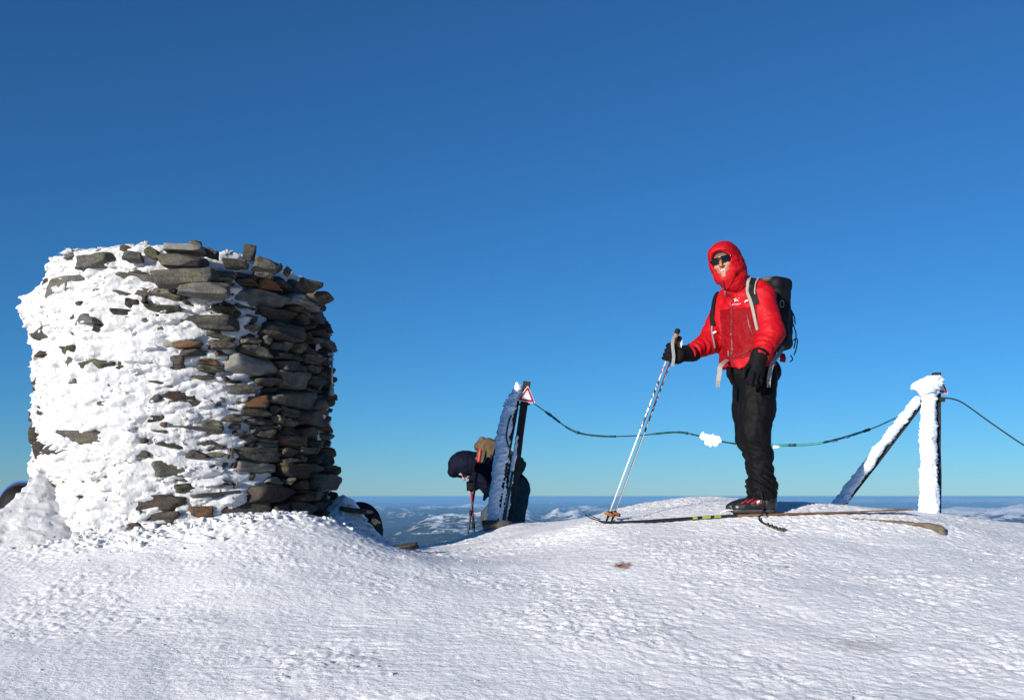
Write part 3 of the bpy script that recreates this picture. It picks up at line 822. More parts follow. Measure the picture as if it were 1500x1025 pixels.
# ---- right post
Dr = 8.42; rp = empty('barrier_post', P(1365, 752, Dr))
tag(rp, 'upright rimed timber post with slanting brace, at the right of the skier', 'post', 'rimed barrier posts')
beam('post', P(1371.5, 546, Dr), P(1371.5, 775, Dr), .056, .064, M_TIMBER, rp)
beam('brace', P(1350, 589, Dr + .0), P(1215, 764, Dr + .02), .045, .05, M_TIMBER, rp)
def cap(p):
    d = ell(p, P(1359, 567, Dr - .07), (.095, .09, .075)); d = smin(d, ell(p, P(1369, 557, Dr - .08), (.062, .06, .062)), .05)
    return smin(d, seg(p, P(1352, 566, Dr - .08), P(1326, 567, Dr - .10), .05, .004), .03)
rime_on('rime', [(P(1361, 580, Dr - .04), P(1359.5, 640, Dr - .05), .066, .066), (P(1359.5, 640, Dr - .05), P(1361.5, 762, Dr - .05), .066, .080)], (-.9, -.3, .0), rp, .008, .013, 40, cap)
rime_on('rime', [(P(1342, 588, Dr - .03), P(1286, 660, Dr - .03), .042, .042), (P(1286, 660, Dr - .03), P(1209, 762, Dr - .01), .042, .050)], (-.9, -.2, -.25), rp, .008, .014, 50)
RR = frame((.42, -.90, .05), (0, 0, 1)); warning_sign(rp, P(1376.5, 566, Dr - .055), np.stack([np.cross(RR[1], RR[2]), RR[1], RR[2]]), .092)
V, Fc = box_geo(P(1380, 585, Dr - .01), (.018, .02, .018)); link('clamp', mesh('clamp', V, Fc, False), M_TIMBER, rp)

# ---- cable between the posts
cb_ = empty('cable', P(940, 639, 9.35)); tag(cb_, 'dark wire with teal hose sleeves sagging between the two barrier posts', 'cable')
path = bezier([P(u, v, d) for u, v, d in ((781, 590, 9.2), (805, 607, 9.22), (840, 631, 9.25), (880, 638.5, 9.28), (930, 638, 9.3), (985, 633, 9.3), (1010, 635, 9.3), (1045, 644, 9.3), (1085, 650.5, 9.3), (1130, 652, 9.25), (1200, 649, 9.1), (1270, 630, 8.85), (1310, 613, 8.55), (1342, 600, 8.36))], 170)
tube('wire', path, .0048, M_WIRE, cb_, 6)
uu = 750 + F * path[:, 0] / path[:, 1]
def sleeve(u0, u1, r, mat):
    pts = path[(uu >= u0) & (uu <= u1)]; rg = np.random.RandomState(int(u0))
    tube('hose_sleeve', pts, r * (1 + rg.normal(0, .08, len(pts))), mat, cb_, 8)
sleeve(797, 822, .010, M_DTEAL); sleeve(826, 906, .0085, M_DTEAL); sleeve(955, 1007, .0088, M_DTEAL); sleeve(1008, 1086, .0075, M_DTEAL); sleeve(1100, 1276, .0098, M_TEAL)
for u in (806, 846, 1006, 1160, 1268):
    i = int(np.argmin(abs(uu - u))); tube('hose_clip', path[i-1:i+2], .013, M_DTEAL, cb_, 8)
rime_on('rime', [(P(1030, 640, 9.29), P(1052, 646, 9.29), .030, .032, .25), (P(1036, 649, 9.29), P(1050, 652, 9.29), .022, .018, .25), (P(1029, 637, 9.29), P(1052, 640, 9.29), .020, .014, .25)], (-.3, -.2, -1), cb_, .007, .016, 40)
for u in (1140, 1225, 1247): 
    i = int(np.argmin(abs(uu - u))); c = path[i]; rime_on('rime', [(c + np.array([-.03, 0, -.014]), c + np.array([.03, 0, -.012]), .011, .008, .6)], (-.3, -.2, -1), cb_, .006, .006, 40)
c2 = empty('cable', P(1440, 610, Dr)); tag(c2, 'bare dark wire running down from the upright post out of view', 'cable')
tube('wire', bezier([P(u, v, Dr - .01) for u, v in ((1382, 583), (1395, 584), (1412, 591), (1450, 618), (1500, 652), (1600, 715), (1700, 760))], 60), .0058, M_WIRE, c2, 6)

# ---- loose rocks
def rock(name, label, c, dims, rz, ry, k, mi, rx=0):
    o = bpy.data.objects.new(name, stone_mesh(k, mi)); C.objects.link(o)
    o.matrix_world = Matrix.Translation(Vector(c)) @ Matrix.Rotation(rz, 4, 'Z') @ Matrix.Rotation(ry, 4, 'Y') @ Matrix.Rotation(rx, 4, 'X') @ Matrix.Diagonal((*dims, 1))
    tag(o, label, 'rock', 'rocks poking through the snow'); return o
rock('rock', 'flat dark rock poking from snow rubble right of the cairn', P(588, 802, 6.75), (.26, .15, .042), .35, -.16, 14, 1)
rock('rock', 'flat rounded rock in the snow under the leaning post', P(732, 772, 8.8), (.34, .26, .13), .2, .10, 8, 0)
rock('rock', 'thin dark slab lying in the drift behind the cairn foot', P(521, 748, 7.58), (.27, .2, .045), .2, .12, 12, 1)
rock('rock', 'small dark stone lowest in the drift beside the cairn', P(549, 764, 7.5), (.09, .08, .05), .4, .5, 16, 1)
rock('rock', 'small reddish rock breaking through the crust below the ski tips', gp(908, 829), (.06, .09, .022), .3, .1, 6, 3)
M_WORN = stone_material('worn_tan_rock', (.12, .10, .075), (.22, .185, .14), (.34, .30, .24), .2, .25)
RK = [P(1215, 759, 6.98), P(1265, 761.5, 6.93), P(1320, 765, 6.88), P(1360, 769, 6.82), P(1377, 775, 6.77), P(1382, 783, 6.73)]
def rk(p):
    d = None
    for i, (a, b) in enumerate(zip(RK[:-1], RK[1:])):
        ra = (.009, .010, .012, .018, .026, .022); e = seg(p, a, b, ra[i], ra[i + 1]); d = e if d is None else smin(d, e, .02)
    return d + .005 * fbm(p * 16, 3) + .002 * fbm(p * 45, 2)
o, _, _ = sdf_obj('rock', rk, np.min(RK, 0) - .07, np.max(RK, 0) + .07, .007, M_WORN)
tag(o, 'long curved tan rock edge half buried in the snow behind the skis', 'rock', 'rocks poking through the snow')

# ---- weather instrument on the cairn's right edge
th = empty('weather_instrument', P(491, 545, 7.5)); tag(th, 'thin metal weather instrument fixed to the right edge of the cairn', 'instrument')
xo = np.array([-.022, 0, 0])
tube('rod', [P(490.5, 512, 7.45) + xo, P(490.5, 545, 7.45) + xo, P(490.5, 568, 7.45) + xo], .009, M_STEEL, th, 8)
V, Fc = join_geo([box_geo(P(489.5, 519, 7.45) + xo, (.020, .018, .009)), box_geo(P(489.5, 527, 7.45) + xo, (.016, .014, .008))]); link('bracket', mesh('bracket', V, Fc, False), M_STEEL, th)
V, Fc = sweep([P(490, 563, 7.45) + xo, P(490, 569, 7.45) + xo, P(489.5, 577, 7.45) + xo, P(489.5, 579, 7.45) + xo], [.012, .018, .024, .024], 10); link('housing', mesh('housing', V, Fc, False), plain('worn_brass', (.3, .27, .22), .5, .4), th)

# ---- rucksacks left in the lee of the cairn
M_BLACKN = plain('black_nylon', (.008, .008, .009), .65, var=.3, scale=60, bump=.3, bscale=220, bdist=.002, spec=.2)
M_BROWNN = plain('dark_brown_nylon', (.055, .042, .045), .7, var=.25, scale=40, bump=.3, bscale=200, bdist=.002)
M_NAVY = plain('navy_nylon', (.008, .011, .026), .7, var=.3, scale=40, bump=.25, bscale=160, bdist=.002, spec=.2)
M_BLUE = plain('blue_trim', (.02, .14, .42), .6, var=.2)
def bag(label, c, r, mats, tilt, trim):
    b = empty('rucksack', (c[0], c[1], c[2] - r[2])); tag(b, label, 'rucksack', 'dark rucksacks in the lee of the cairn')
    Rr = frame((math.sin(tilt), -math.cos(tilt), 0), (0, 0, 1))
    def f(p): return smin(ell(p, c, r, Rr), rbox(p, c - np.array([0, 0, r[2] * .45]), (r[0] * .9, r[1] * .9, r[2] * .6), Rr, .05), .05) + .006 * fbm(p * 9, 3)
    sdf_obj('pack_body', f, c - max(r) * 1.25, c + max(r) * 1.25, .012, mats[0], b)
    def g(p): return smax(ell(p, c + Rr[1] * .03, np.array(r) * .93, Rr), -((p - c) @ Rr[1].astype(np.float32)) + r[1] * .25, .02)
    sdf_obj('front_panel', g, c - max(r) * 1.25, c + max(r) * 1.25, .012, mats[1], b)
    arc = [c + Rr[0] * (r[0] * 1.0 * math.sin(a)) + Rr[2] * (r[2] * 1.02 * math.cos(a)) for a in np.linspace(-1.1, 1.1, 18)]
    tube('piping', arc, .010, trim, b, 8)
    return b
bag('dark brown rucksack peeking over the drift left of the cairn', P(32, 748, 7.75), np.array([.175, .13, .215]), (M_BROWNN, M_BLACKN), .2, M_BLUE)
bag('navy rucksack behind the drift at the right foot of the cairn', P(527, 772, 8.15), np.array([.18, .14, .19]), (M_NAVY, M_BLACKN), -.2, M_NAVY)
print('props', round(time.time() - T0, 1))
# ================================================================== the skier in red
SD = 7.14
def S(u, v, dy=0.0): return P(u, v, SD + dy)
M_RED = plain('red_shell_fabric', (.42, .0035, .009), .6, var=.12, scale=25, bump=.25, bscale=90, bdist=.003, spec=.2)
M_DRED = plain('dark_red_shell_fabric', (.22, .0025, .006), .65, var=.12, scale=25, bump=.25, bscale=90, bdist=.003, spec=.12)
M_BLK = plain('black_shell_fabric', (.004, .004, .0045), .65, var=.3, scale=25, bump=.2, bscale=120, bdist=.003, spec=.12)
M_GLOVE = plain('black_glove_fabric', (.005, .005, .006), .75, var=.35, scale=60, bump=.5, bscale=200, bdist=.003, spec=.15)
M_SKIN = plain('skin', (.38, .165, .105), .5, var=.14, scale=40, bump=.15, bscale=260, bdist=.001)
M_GREYK = plain('grey_knit', (.10, .095, .09), .9, var=.2, scale=120, bump=.4, bscale=400)
M_LENS = new_mat('black_sunglass', (.004, .004, .005), .12, spec=.5)
M_STRAP = plain('grey_beige_webbing', (.29, .275, .24), .8, var=.12, scale=80, bump=.2)
M_GSTRAP = plain('grey_webbing', (.22, .23, .23), .8, var=.12, scale=80, bump=.2)
M_LOGO = new_mat('white_print', (.8, .78, .78), .6)
M_ZIP = plain('zip_tape', (.10, .012, .018), .5, var=.2)
M_TEETH = new_mat('teeth', (.75, .70, .62), .35)
M_MOUTH = new_mat('mouth', (.10, .02, .02), .5)

YAW = math.radians(37)
FV = np.array([-math.cos(YAW), -math.sin(YAW), 0]); LV = np.array([math.sin(YAW), -math.cos(YAW), 0])     # front, his left
skier = empty('person', S(1108, 750, 0)); tag(skier, 'skier in red hooded jacket and black trousers holding two poles', 'person')

# ---- jacket
TS = np.array([  # row, centre u, dy, half width, half depth
    (418, 1084, .02, .075, .075), (427, 1087, .02, .135, .095), (440, 1090, .01, .190, .118), (460, 1092, .0, .205, .138), (485, 1093, .0, .200, .146), (510, 1094, .0, .192, .152), (530, 1095, .0, .190, .156), (548, 1096, .0, .188, .156)])
_tz = np.array([S(a[1], a[0], a[2]) for a in TS]); _o = np.argsort(_tz[:, 2])
def torso(p, k=1.0, grow=0.0):
    z = p[:, 2]; ip = lambda c: np.interp(z, _tz[_o, 2], c[_o]).astype(np.float32)
    q0 = p[:, 0] - ip(_tz[:, 0]); q1 = p[:, 1] - ip(_tz[:, 1]); a = ip(TS[:, 3]) + grow; b = ip(TS[:, 4]) + grow
    l = q0 * LV[0] + q1 * LV[1]; f = q0 * FV[0] + q1 * FV[1]
    kk = (np.abs(l / a) ** 2.3 + np.abs(f / b) ** 2.3) ** (1 / 2.3)
    return (kk - 1) * np.minimum(a, b), l, f
ZT, ZB = S(1090, 417)[2], S(1090, 537)[2]
LA = [S(1117, 431, -.12), S(1130, 488, -.20), S(1114, 521, -.27)]; LR = (.082, .080, .060)
RA = [S(1062, 445, .13), S(1038, 502, .04), S(1011, 517, -.06)]; RRd = (.078, .073, .052)
def arm(p, A, r): return smin(seg(p, A[0], A[1], r[0], r[1]), seg(p, A[1], A[2], r[1], r[2]), .03)
def cuts(p, A, ext=.0):
    ax_ = (A[2] - A[1]); ax_ = ax_ / np.linalg.norm(ax_); return (p - (A[2] + ax_ * ext)) @ ax_.astype(np.float32)
def jacket(p):
    d, l, f = torso(p); d = smax(d, p[:, 2] - ZT, .05)
    d = smin(d, seg(p, S(1113, 425, -.10), S(1082, 415, .0), .062, .06), .05); d = smin(d, seg(p, S(1082, 418, .02), S(1064, 440, .12), .07, .07), .05); d = smin(d, seg(p, S(1080, 428, -.04), S(1071, 416, -.08), .075, .062), .04)
    hem = ZB - .010 * np.sin(l * 14) - .02 * sstep(0, .2, f)
    d = smax(d, hem - p[:, 2], .012)
    a1 = smax(arm(p, LA, LR), cuts(p, LA, .012), .01); a2 = smax(arm(p, RA, RRd), cuts(p, RA, .006), .01)
    return smin(smin(d, a1, .028), a2, .035)
def wr(p, a, b, fr, am, axs):
    ax_ = (b - a) / np.linalg.norm(b - a); o1 = np.cross(ax_, [0.2, 1, 0.3]); o1 /= np.linalg.norm(o1); o2 = np.cross(ax_, o1)
    w_ = np.stack([(p @ ax_) * fr, (p @ o1) * fr * .32, (p @ o2) * fr * .32], 1).astype(np.float32)
    return am * (ridged(w_, 2, .5) - .4)
def jacket_det(p, v):
    dl, dr = arm(p, LA, LR), arm(p, RA, RRd); dt, l, f = torso(p)
    wl = sstep(.03, -.01, dl); wrr = sstep(.03, -.01, dr); zn = p[:, 2]
    fore_l = sstep(LA[1][2] + .06, LA[1][2] - .06, zn); fore_r = sstep(RA[1][2] + .08, RA[1][2] - .03, zn)
    o = wl * (wr(p, LA[0], LA[1], 11, .008, 0) * (1 - fore_l) + fore_l * wr(p, LA[1], LA[2], 22, .013, 0))
    o += wrr * (1 - wl) * (wr(p, RA[0], RA[1], 11, .007, 0) * (1 - fore_r) + fore_r * wr(p, RA[1], RA[2], 22, .012, 0))
    dg = np.stack([(p[:, 0] * .8 + p[:, 2] * .6) * 14, (p[:, 2] * .8 - p[:, 0] * .6) * 5, p[:, 1] * 6], 1).astype(np.float32)
    o += (1 - wl) * (1 - wrr) * (.011 * (ridged(dg, 2) - .4) + .004 * fbm(p * 22, 2))
    zip_ = np.abs(l + .0) < .006
    return v - o + .004 * (zip_ & (f > 0) & (wl < .2))
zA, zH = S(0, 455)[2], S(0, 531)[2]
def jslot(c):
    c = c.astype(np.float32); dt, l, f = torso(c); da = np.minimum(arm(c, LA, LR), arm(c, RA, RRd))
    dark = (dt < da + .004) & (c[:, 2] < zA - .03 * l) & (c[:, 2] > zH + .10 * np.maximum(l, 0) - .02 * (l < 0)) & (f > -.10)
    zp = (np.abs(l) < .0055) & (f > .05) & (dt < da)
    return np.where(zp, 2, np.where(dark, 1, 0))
jk, JV, JF = sdf_obj('jacket', jacket, (S(1000, 0)[0], SD - .5, S(0, 552)[2]), (S(1160, 0)[0], SD + .42, S(0, 405)[2]), .0065, [M_RED, M_DRED, M_ZIP], skier, jacket_det, .05, True, jslot)

# ---- head, hood
HF = frame((-.46, -.885, -.06), (-.23, 0, 1)); HC = S(1061.5, 386.5, -.10)
def hl(p): return ((p - HC.astype(np.float32)) @ HF.T.astype(np.float32))       # local: left, front, up
def H(l, f, u): return np.array([l, f, u], np.float32)
def head_f(p):
    q = hl(p)
    d = ell(q, H(0, -.012, .02), (.074, .092, .098)); d = smin(d, ell(q, H(0, .022, -.055), (.056, .066, .062)), .03)
    d = smin(d, seg(q, H(0, .090, .012), H(0, .112, -.024), .008, .0125), .012); d = smin(d, seg(q, H(-.013, .098, -.028), H(.013, .098, -.028), .007, .007), .008)
    d = smin(d, seg(q, H(-.035, .075, .034), H(.035, .075, .034), .010, .010), .015)
    for s in (-1, 1):
        d = smin(d, ell(q, H(s * .037, .066, -.022), (.024, .022, .022)), .015); d = smin(d, ell(q, H(s * .076, -.005, .0), (.010, .022, .03)), .006)
        d = smax(d, -ell(q, H(s * .030, .094, .016), (.016, .012, .010)), .008)
    d = smin(d, ell(q, H(0, .074, -.094), (.024, .018, .017)), .015)
    d = smin(d, seg(q, H(-.022, .082, -.049), H(.022, .082, -.049), .006, .006), .006); d = smin(d, seg(q, H(-.018, .083, -.069), H(.018, .083, -.069), .007, .007), .006)
    d = smax(d, -seg(q, H(-.022, .088, -.057), H(.022, .088, -.057), .0065, .0065), .003)
    d = smin(d, seg(q, H(0, -.02, -.06), H(0, -.05, -.15), .050, .045), .03)
    return d
sdf_obj('head', head_f, HC - .24, HC + .17, .0045, M_SKIN, skier)
def Hw(*a): return HC + HF.T @ np.array(a, float)
V, Fc = join_geo([box_geo(Hw(l_, .081 - abs(l_) * .15, -.0575 + abs(l_) * .30), (.0052, .004, .0042), HF) for l_ in (-.0165, -.0055, .0055, .0165)]); link('teeth', mesh('teeth', V, Fc, False), M_TEETH, skier)
V, Fc = sweep([Hw(-.022, .076, -.058), Hw(0, .080, -.059), Hw(.022, .076, -.058)], .006, 8); link('mouth', mesh('mouth', V, Fc), M_MOUTH, skier)
def beanie(p):
    q = hl(p); d = ell(q, H(0, -.012, .022), (.083, .100, .106)); return smax(smax(d, .042 - q[:, 2] + .12 * (q[:, 1] - .08) * 0, .006), -(ell(q, H(0, -.012, .02), (.072, .09, .096))), .004)
sdf_obj('beanie', beanie, HC - .15, HC + .16, .006, M_GREYK, skier)
gl = None
def glasses(p):
    q = hl(p); d = None
    for s in (-1, 1):
        yw = .30 * s; Rl = np.stack([[math.cos(yw), -math.sin(yw), 0], [math.sin(yw), math.cos(yw), 0], [0, 0, 1]])
        e = rbox(q, H(s * .035, .094, .014), (.031, .006, .0225), Rl, .006); e = smax(e, ell(q, H(s * .035, .094, .018), (.038, .05, .029)), .006)
        d = e if d is None else np.minimum(d, e)
        d = np.minimum(d, rbox(q, H(s * .072, .045, .022), (.0028, .045, .008), None, .002))
    return smin(d, seg(q, H(-.012, .105, .024), H(.012, .105, .024), .0045, .0045), .006)
sdf_obj('sunglasses', glasses, HC - .16, HC + .16, .0038, M_LENS, skier)
def hood(p):
    q = hl(p)
    d = ell(q, H(.003, -.03, .022), (.112, .132, .138))
    d = smin(d, ell(q, H(.0, .035, .075), (.088, .080, .062)), .03)                     # visor part
    d = smin(d, ell(q, H(.030, -.045, -.06), (.090, .095, .09)), .05)                     # gathered cloth at the side of the neck
    d = smin(d, seg(q, H(.012, -.015, -.09), H(.03, -.03, -.135), .078, .078), .05)
    d = smin(d, seg(q, H(-.045, .030, -.095), H(.035, .040, -.095), .034, .038), .03); d = smin(d, seg(q, H(-.005, .05, -.10), H(.006, .030, -.150), .042, .034), .03)         # stand-up collar
    op = ell(q, H(-.004, .135, .008), (.082, .122, .066)); op = smin(op, ell(q, H(-.010, .14, -.036), (.072, .110, .056)), .03)
    op = smin(op, seg(q, H(-.014, .130, -.07), H(-.006, .105, -.145), .060, .010), .015)
    return smax(d, -op, .008)
def hood_d(p, v):
    q = hl(p); side_ = sstep(.02, .09, np.abs(q[:, 0])) * sstep(.06, -.02, q[:, 2])
    w_ = np.stack([q[:, 0] * 10, q[:, 1] * 14 + q[:, 2] * 9, q[:, 2] * 22 - q[:, 1] * 10], 1)
    return v - (.0025 + .006 * side_) * (ridged(w_, 2) - .4) - .002 * fbm(p * 40, 2)
_, HV_, HF_ = sdf_obj('hood', hood, HC - np.array([.22, .24, .30]), HC + np.array([.26, .26, .20]), .0055, M_RED, skier, hood_d, .03)

# ---- trousers
def legs(p):
    N_ = [(S(1111, 556, -.05), .125), (S(1109, 600, -.09), .118), (S(1106, 638, -.10), .100), (S(1113, 664, -.09), .080), (S(1116, 700, -.08), .078), (S(1118, 724, -.08), .082)]
    Fr = [(S(1099, 556, .09), .120), (S(1097, 600, .12), .110), (S(1097, 642, .13), .085), (S(1106, 668, .14), .070), (S(1110, 705, .15), .066), (S(1111, 728, .15), .07)]
    d = ell(p, S(1104, 545, .02), (.185, .17, .12))
    for ch in (N_, Fr):
        e = None
        for (a, ra), (b, rb) in zip(ch[:-1], ch[1:]):
            s_ = seg(p, a, b, ra, rb); e = s_ if e is None else smin(e, s_, .03)
        g = S(0, 701)[2]; e = e - .012 * np.exp(-((p[:, 2] - g + .05) / .05) ** 2) + .010 * np.exp(-((p[:, 2] - g - .02) / .018) ** 2)
        d = smin(d, e, .02)
    return smax(d, S(0, 731)[2] - p[:, 2], .01)
def legs_d(p, v):
    zn = p[:, 2]; lower = sstep(S(0, 640)[2], S(0, 665)[2], zn); g = sstep(S(0, 690)[2], S(0, 700)[2], zn)
    w1 = np.stack([p[:, 0] * 7, p[:, 1] * 7, zn * 22 + p[:, 0] * 12], 1).astype(np.float32); w2 = np.stack([p[:, 0] * 16, p[:, 1] * 16, zn * 5], 1).astype(np.float32)
    return v - (.003 + .008 * lower + .004 * g) * (ridged(w1, 2) - .4) - .005 * (1 - lower) * (ridged(w2, 2) - .4) - .003 * fbm(p * 26, 2)
sdf_obj('trousers', legs, (S(1050, 0)[0], SD - .32, S(0, 736)[2]), (S(1165, 0)[0], SD + .36, S(0, 525)[2]), .0075, M_BLK, skier, legs_d, .04)

# ---- boots
M_BOOT = plain('black_boot_leather', (.012, .012, .013), .38, var=.3, scale=30, bump=.25, bscale=120, bdist=.003)
M_SOLE = plain('boot_rubber', (.03, .03, .032), .6, var=.2)
M_LACE = plain('red_lace', (.45, .01, .015), .6, var=.15)
def boot(du, dy, name_l):
    def B(u, v, y=0): return S(u + du, v, dy + y)
    def f(p):
        d = smin(seg(p, B(1125, 716), B(1125, 738), .062, .060), seg(p, B(1120, 735), B(1092, 741), .056, .047), .035)
        d = smin(d, ell(p, B(1084, 743), (.058, .048, .042)), .03)
        return smax(d, B(0, 748.5)[2] - p[:, 2], .008) + .003 * fbm(p * 24, 3)
    bt, bV, bF = sdf_obj('boot', f, B(1060, 756) - np.array([0, .12, 0]), B(1142, 712) + np.array([0, .12, 0]), .006, M_BOOT, skier)
    def g(p):
        d = smin(seg(p, B(1124, 746), B(1082, 746), .058, .048), ell(p, B(1084, 746), (.064, .052, .05)), .02)
        z0, z1 = B(0, 750.5)[2], B(0, 745.5)[2]; return smax(smax(d, p[:, 2] - z1, .004), z0 - p[:, 2], .003)
    sdf_obj('sole', g, B(1060, 757) - np.array([0, .12, 0]), B(1144, 735) + np.array([0, .12, 0]), .005, M_SOLE, bt)
    bv = BVHTree.FromPolygons([tuple(x) for x in bV], [tuple(x) for x in bF])
    def onb(u, v, off=.002):
        o_ = Vector((0, 0, EYE)); dr_ = (Vector(B(u, v)) - o_).normalized(); hit = bv.ray_cast(o_, dr_)
        return np.array(hit[0] + hit[1] * off) if hit[0] else None
    for (a, b) in (((1086, 737), (1096, 732)), ((1094, 736), (1104, 730.5)), ((1101, 737.5), (1110, 732)), ((1109, 739), (1117, 735))):
        pts = [onb(a[0] + (b[0]-a[0])*t_, a[1] + (b[1]-a[1])*t_) for t_ in np.linspace(0, 1, 6)]; pts = [x for x in pts if x is not None]
        if len(pts) > 2: tube('lace', pts, .0042, M_LACE, bt, 6)
    if dy < 0:
        pts = [onb(1108.5 + 5*t_, 736.5 - 3.5*t_, .004) for t_ in np.linspace(0, 1, 4)]; pts = [x for x in pts if x is not None]
        if len(pts) > 2: tube('emblem', pts, [.003, .008, .008, .004][:len(pts)], M_LOGO, bt, 8)
boot(0, -.09, 'near'); boot(-9, .14, 'far')

# ---- poles (things of their own) and the gloves that close round them
PT = [(S(992, 486, -.16), S(886.5, 768, -.07)), (S(994.5, 497, -.125), S(894.5, 767, -.03))]
PA = PT[0][1] - PT[0][0]; PA = PA / np.linalg.norm(PA)
e1 = np.array([1., 0, 0]); e1 = e1 - PA * (e1 @ PA); e1 /= np.linalg.norm(e1); e2 = np.cross(PA, e1); e2 *= np.sign(e2[1])    # e2 points away from the camera
def gc(s): return (PT[0][0] + PT[1][0]) / 2 + PA * s
s0 = (S(980, 517, -.12) - (PT[0][0] + PT[1][0]) / 2) @ PA
ctrp = gc(s0)
fing = []
for i, so in enumerate((-.040, -.014, .012, .036)):
    r = .040; ln = (.95, 1.0, .97, .82)[i]; pts = []
    for a in np.radians(np.array([20, -40, -95, -150, -205]) * ln): pts.append(ctrp + PA * (so + .004 * i) + e1 * math.cos(a) * r * 1.05 + e2 * math.sin(a) * r)
    fing.append((pts, .0145 if i < 3 else .013))
th_ = [ctrp + PA * -.02 + e1 * .045 + e2 * .02, ctrp + PA * -.055 + e1 * .018 + e2 * .042, ctrp + PA * -.062 + e1 * -.018 + e2 * .040, ctrp + PA * -.05 + e1 * -.036 + e2 * .018]
wr_ = RA[2]
def glove_r(p):
    d = rbox(p, ctrp + e1 * .052 + e2 * -.004, (.024, .038, .050), np.stack([e1, e2, PA]), .02)
    d = smin(d, seg(p, ctrp + e1 * .062, wr_ + np.array([.01, .01, .002]), .040, .050), .03)
    d = smin(d, seg(p, wr_ + np.array([-.045, -.012, -.003]), wr_ + np.array([.02, .016, .0]), .054, .058), .012)
    for pts, r in fing:
        e = None
        for a, b in zip(pts[:-1], pts[1:]): s_ = seg(p, a, b, r, r); e = s_ if e is None else smin(e, s_, .006)
        d = smin(d, e, .006)
    for a, b in zip(th_[:-1], th_[1:]): d = smin(d, seg(p, a, b, .016, .015), .008)
    return d + .002 * fbm(p * 40, 2)
sdf_obj('glove', glove_r, ctrp - np.array([.10, .14, .13]), wr_ + np.array([.09, .14, .13]), .005, M_GLOVE, skier)
gw = LA[2]
def glove_l(p):
    pal = S(1107, 540, -.29)
    d = smin(seg(p, S(1113, 520, -.275), S(1109, 531, -.285), .062, .054), ell(p, pal, (.060, .042, .056)), .03)
    roots = [(1098, 545, -.31), (1103, 548, -.33), (1109, 549, -.31), (1115, 547, -.28)]
    tips = [((1094, 555, -.33), (1096, 562, -.31)), ((1100, 559, -.355), (1102, 565, -.33)), ((1107, 560, -.34), (1108, 565.5, -.31)), ((1114, 557, -.31), (1114, 563, -.285))]
    for rt, (m_, t_) in zip(roots, tips):
        d = smin(d, smin(seg(p, S(*rt), S(*m_), .018, .0155), seg(p, S(*m_), S(*t_), .0155, .013), .006), .010)
    d = smin(d, smin(seg(p, S(1098, 534, -.31), S(1090, 543, -.34), .019, .017), seg(p, S(1090, 543, -.34), S(1089.5, 552, -.35), .017, .014), .006), .012)
    return d + .0025 * fbm(p * 36, 2)
sdf_obj('glove', glove_l, S(1080, 572, -.42) - .02, S(1130, 508, -.18) + .02, .005, M_GLOVE, skier)

# ---- things drawn on the jacket
JB = BVHTree.FromPolygons([tuple(x) for x in JV], [tuple(x) for x in JF])
def onj(u, v, off=.003, bv=None):
    o_ = Vector((0, 0, EYE)); dr_ = (Vector(S(u, v)) - o_).normalized(); hit = (bv or JB).ray_cast(o_, dr_)
    return (np.array(hit[0] + hit[1] * off), np.array(hit[1])) if hit[0] else (None, None)
def strip(name, uv, width, thick, mat, parent, n=24, off=.004, fall=None):
    pts, nr = [], []
    pp = bezier([(a, b, 0) for a, b in uv], n)
    for a, b, _ in pp:
        q_, m_ = onj(a, b, off)
        if q_ is None: continue
        pts.append(q_); nr.append(m_)
    if len(pts) < 3: return None
    pts = np.array(pts); nr = np.array(nr)
    for _ in range(2):
        pts[1:-1] = (pts[:-2] + pts[1:-1] * 2 + pts[2:]) / 4; nr[1:-1] = (nr[:-2] + nr[1:-1] + nr[2:]) / 3
    pts = pts + nr * off * .6
    V, Fc = sweep(pts, 0, flat=(width, thick), twist=nr); return link(name, mesh(name, V, Fc, False), mat, parent)
# breast emblem: a small winged mark over a line of lettering
def patch(name, polys, mat, parent, off=.0035):
    V, Fc = [], []
    for poly in polys:
        ids = []
        for u, v in poly:
            q_, m_ = onj(u, v, off)
            if q_ is None: break
            ids.append(len(V)); V.append(q_)
        if len(ids) >= 3: Fc.append(tuple(ids))
    return link(name, mesh(name, V, Fc, False), mat, parent)
def ln(a, b, w_):
    d_ = np.array(b, float) - a; n_ = np.array([-d_[1], d_[0]]) / np.hypot(*d_) * w_ / 2; return [tuple(a + n_), tuple(a - n_), tuple(b - n_), tuple(b + n_)]
A2 = lambda x, y: np.array([x, y], float)
patch('emblem', [ln(A2(1075.5, 437.3), A2(1078.5, 440.3), 1.1), ln(A2(1078.2, 440.6), A2(1082.6, 436.6), 1.2), ln(A2(1076, 441.6), A2(1079.5, 439), 1.0), ln(A2(1079.6, 438.6), A2(1082.4, 440.9), 1.0), ln(A2(1077.6, 436.6), A2(1079.4, 438.4), .8)], M_LOGO, jk)
fc = bpy.data.curves.new('lettering', 'FONT'); fc.body = "ARC'TERYX"; fc.size = 1.0; fc.align_x = 'CENTER'; fo = bpy.data.objects.new('lettering_tmp', fc); C.objects.link(fo)
dg = bpy.context.evaluated_depsgraph_get(); tm = bpy.data.meshes.new_from_object(fo.evaluated_get(dg)); bpy.data.objects.remove(fo)
xs = np.array([v.co for v in tm.vertices]); wdt = xs[:, 0].max() - xs[:, 0].min()
for v in tm.vertices:
    x_, y_ = v.co.x / wdt * 14.0, v.co.y * 3.0
    q_, _ = onj(1078.8 + x_, 446.8 - y_ - .17 * x_, .0035); v.co = Vector(q_) if q_ is not None else Vector(S(1078, 445, -.3))
tm.materials.clear(); lt = link('lettering', tm, M_LOGO, jk)
HB_ = BVHTree.FromPolygons([tuple(x) for x in HV_], [tuple(x) for x in HF_])
zp_ = []
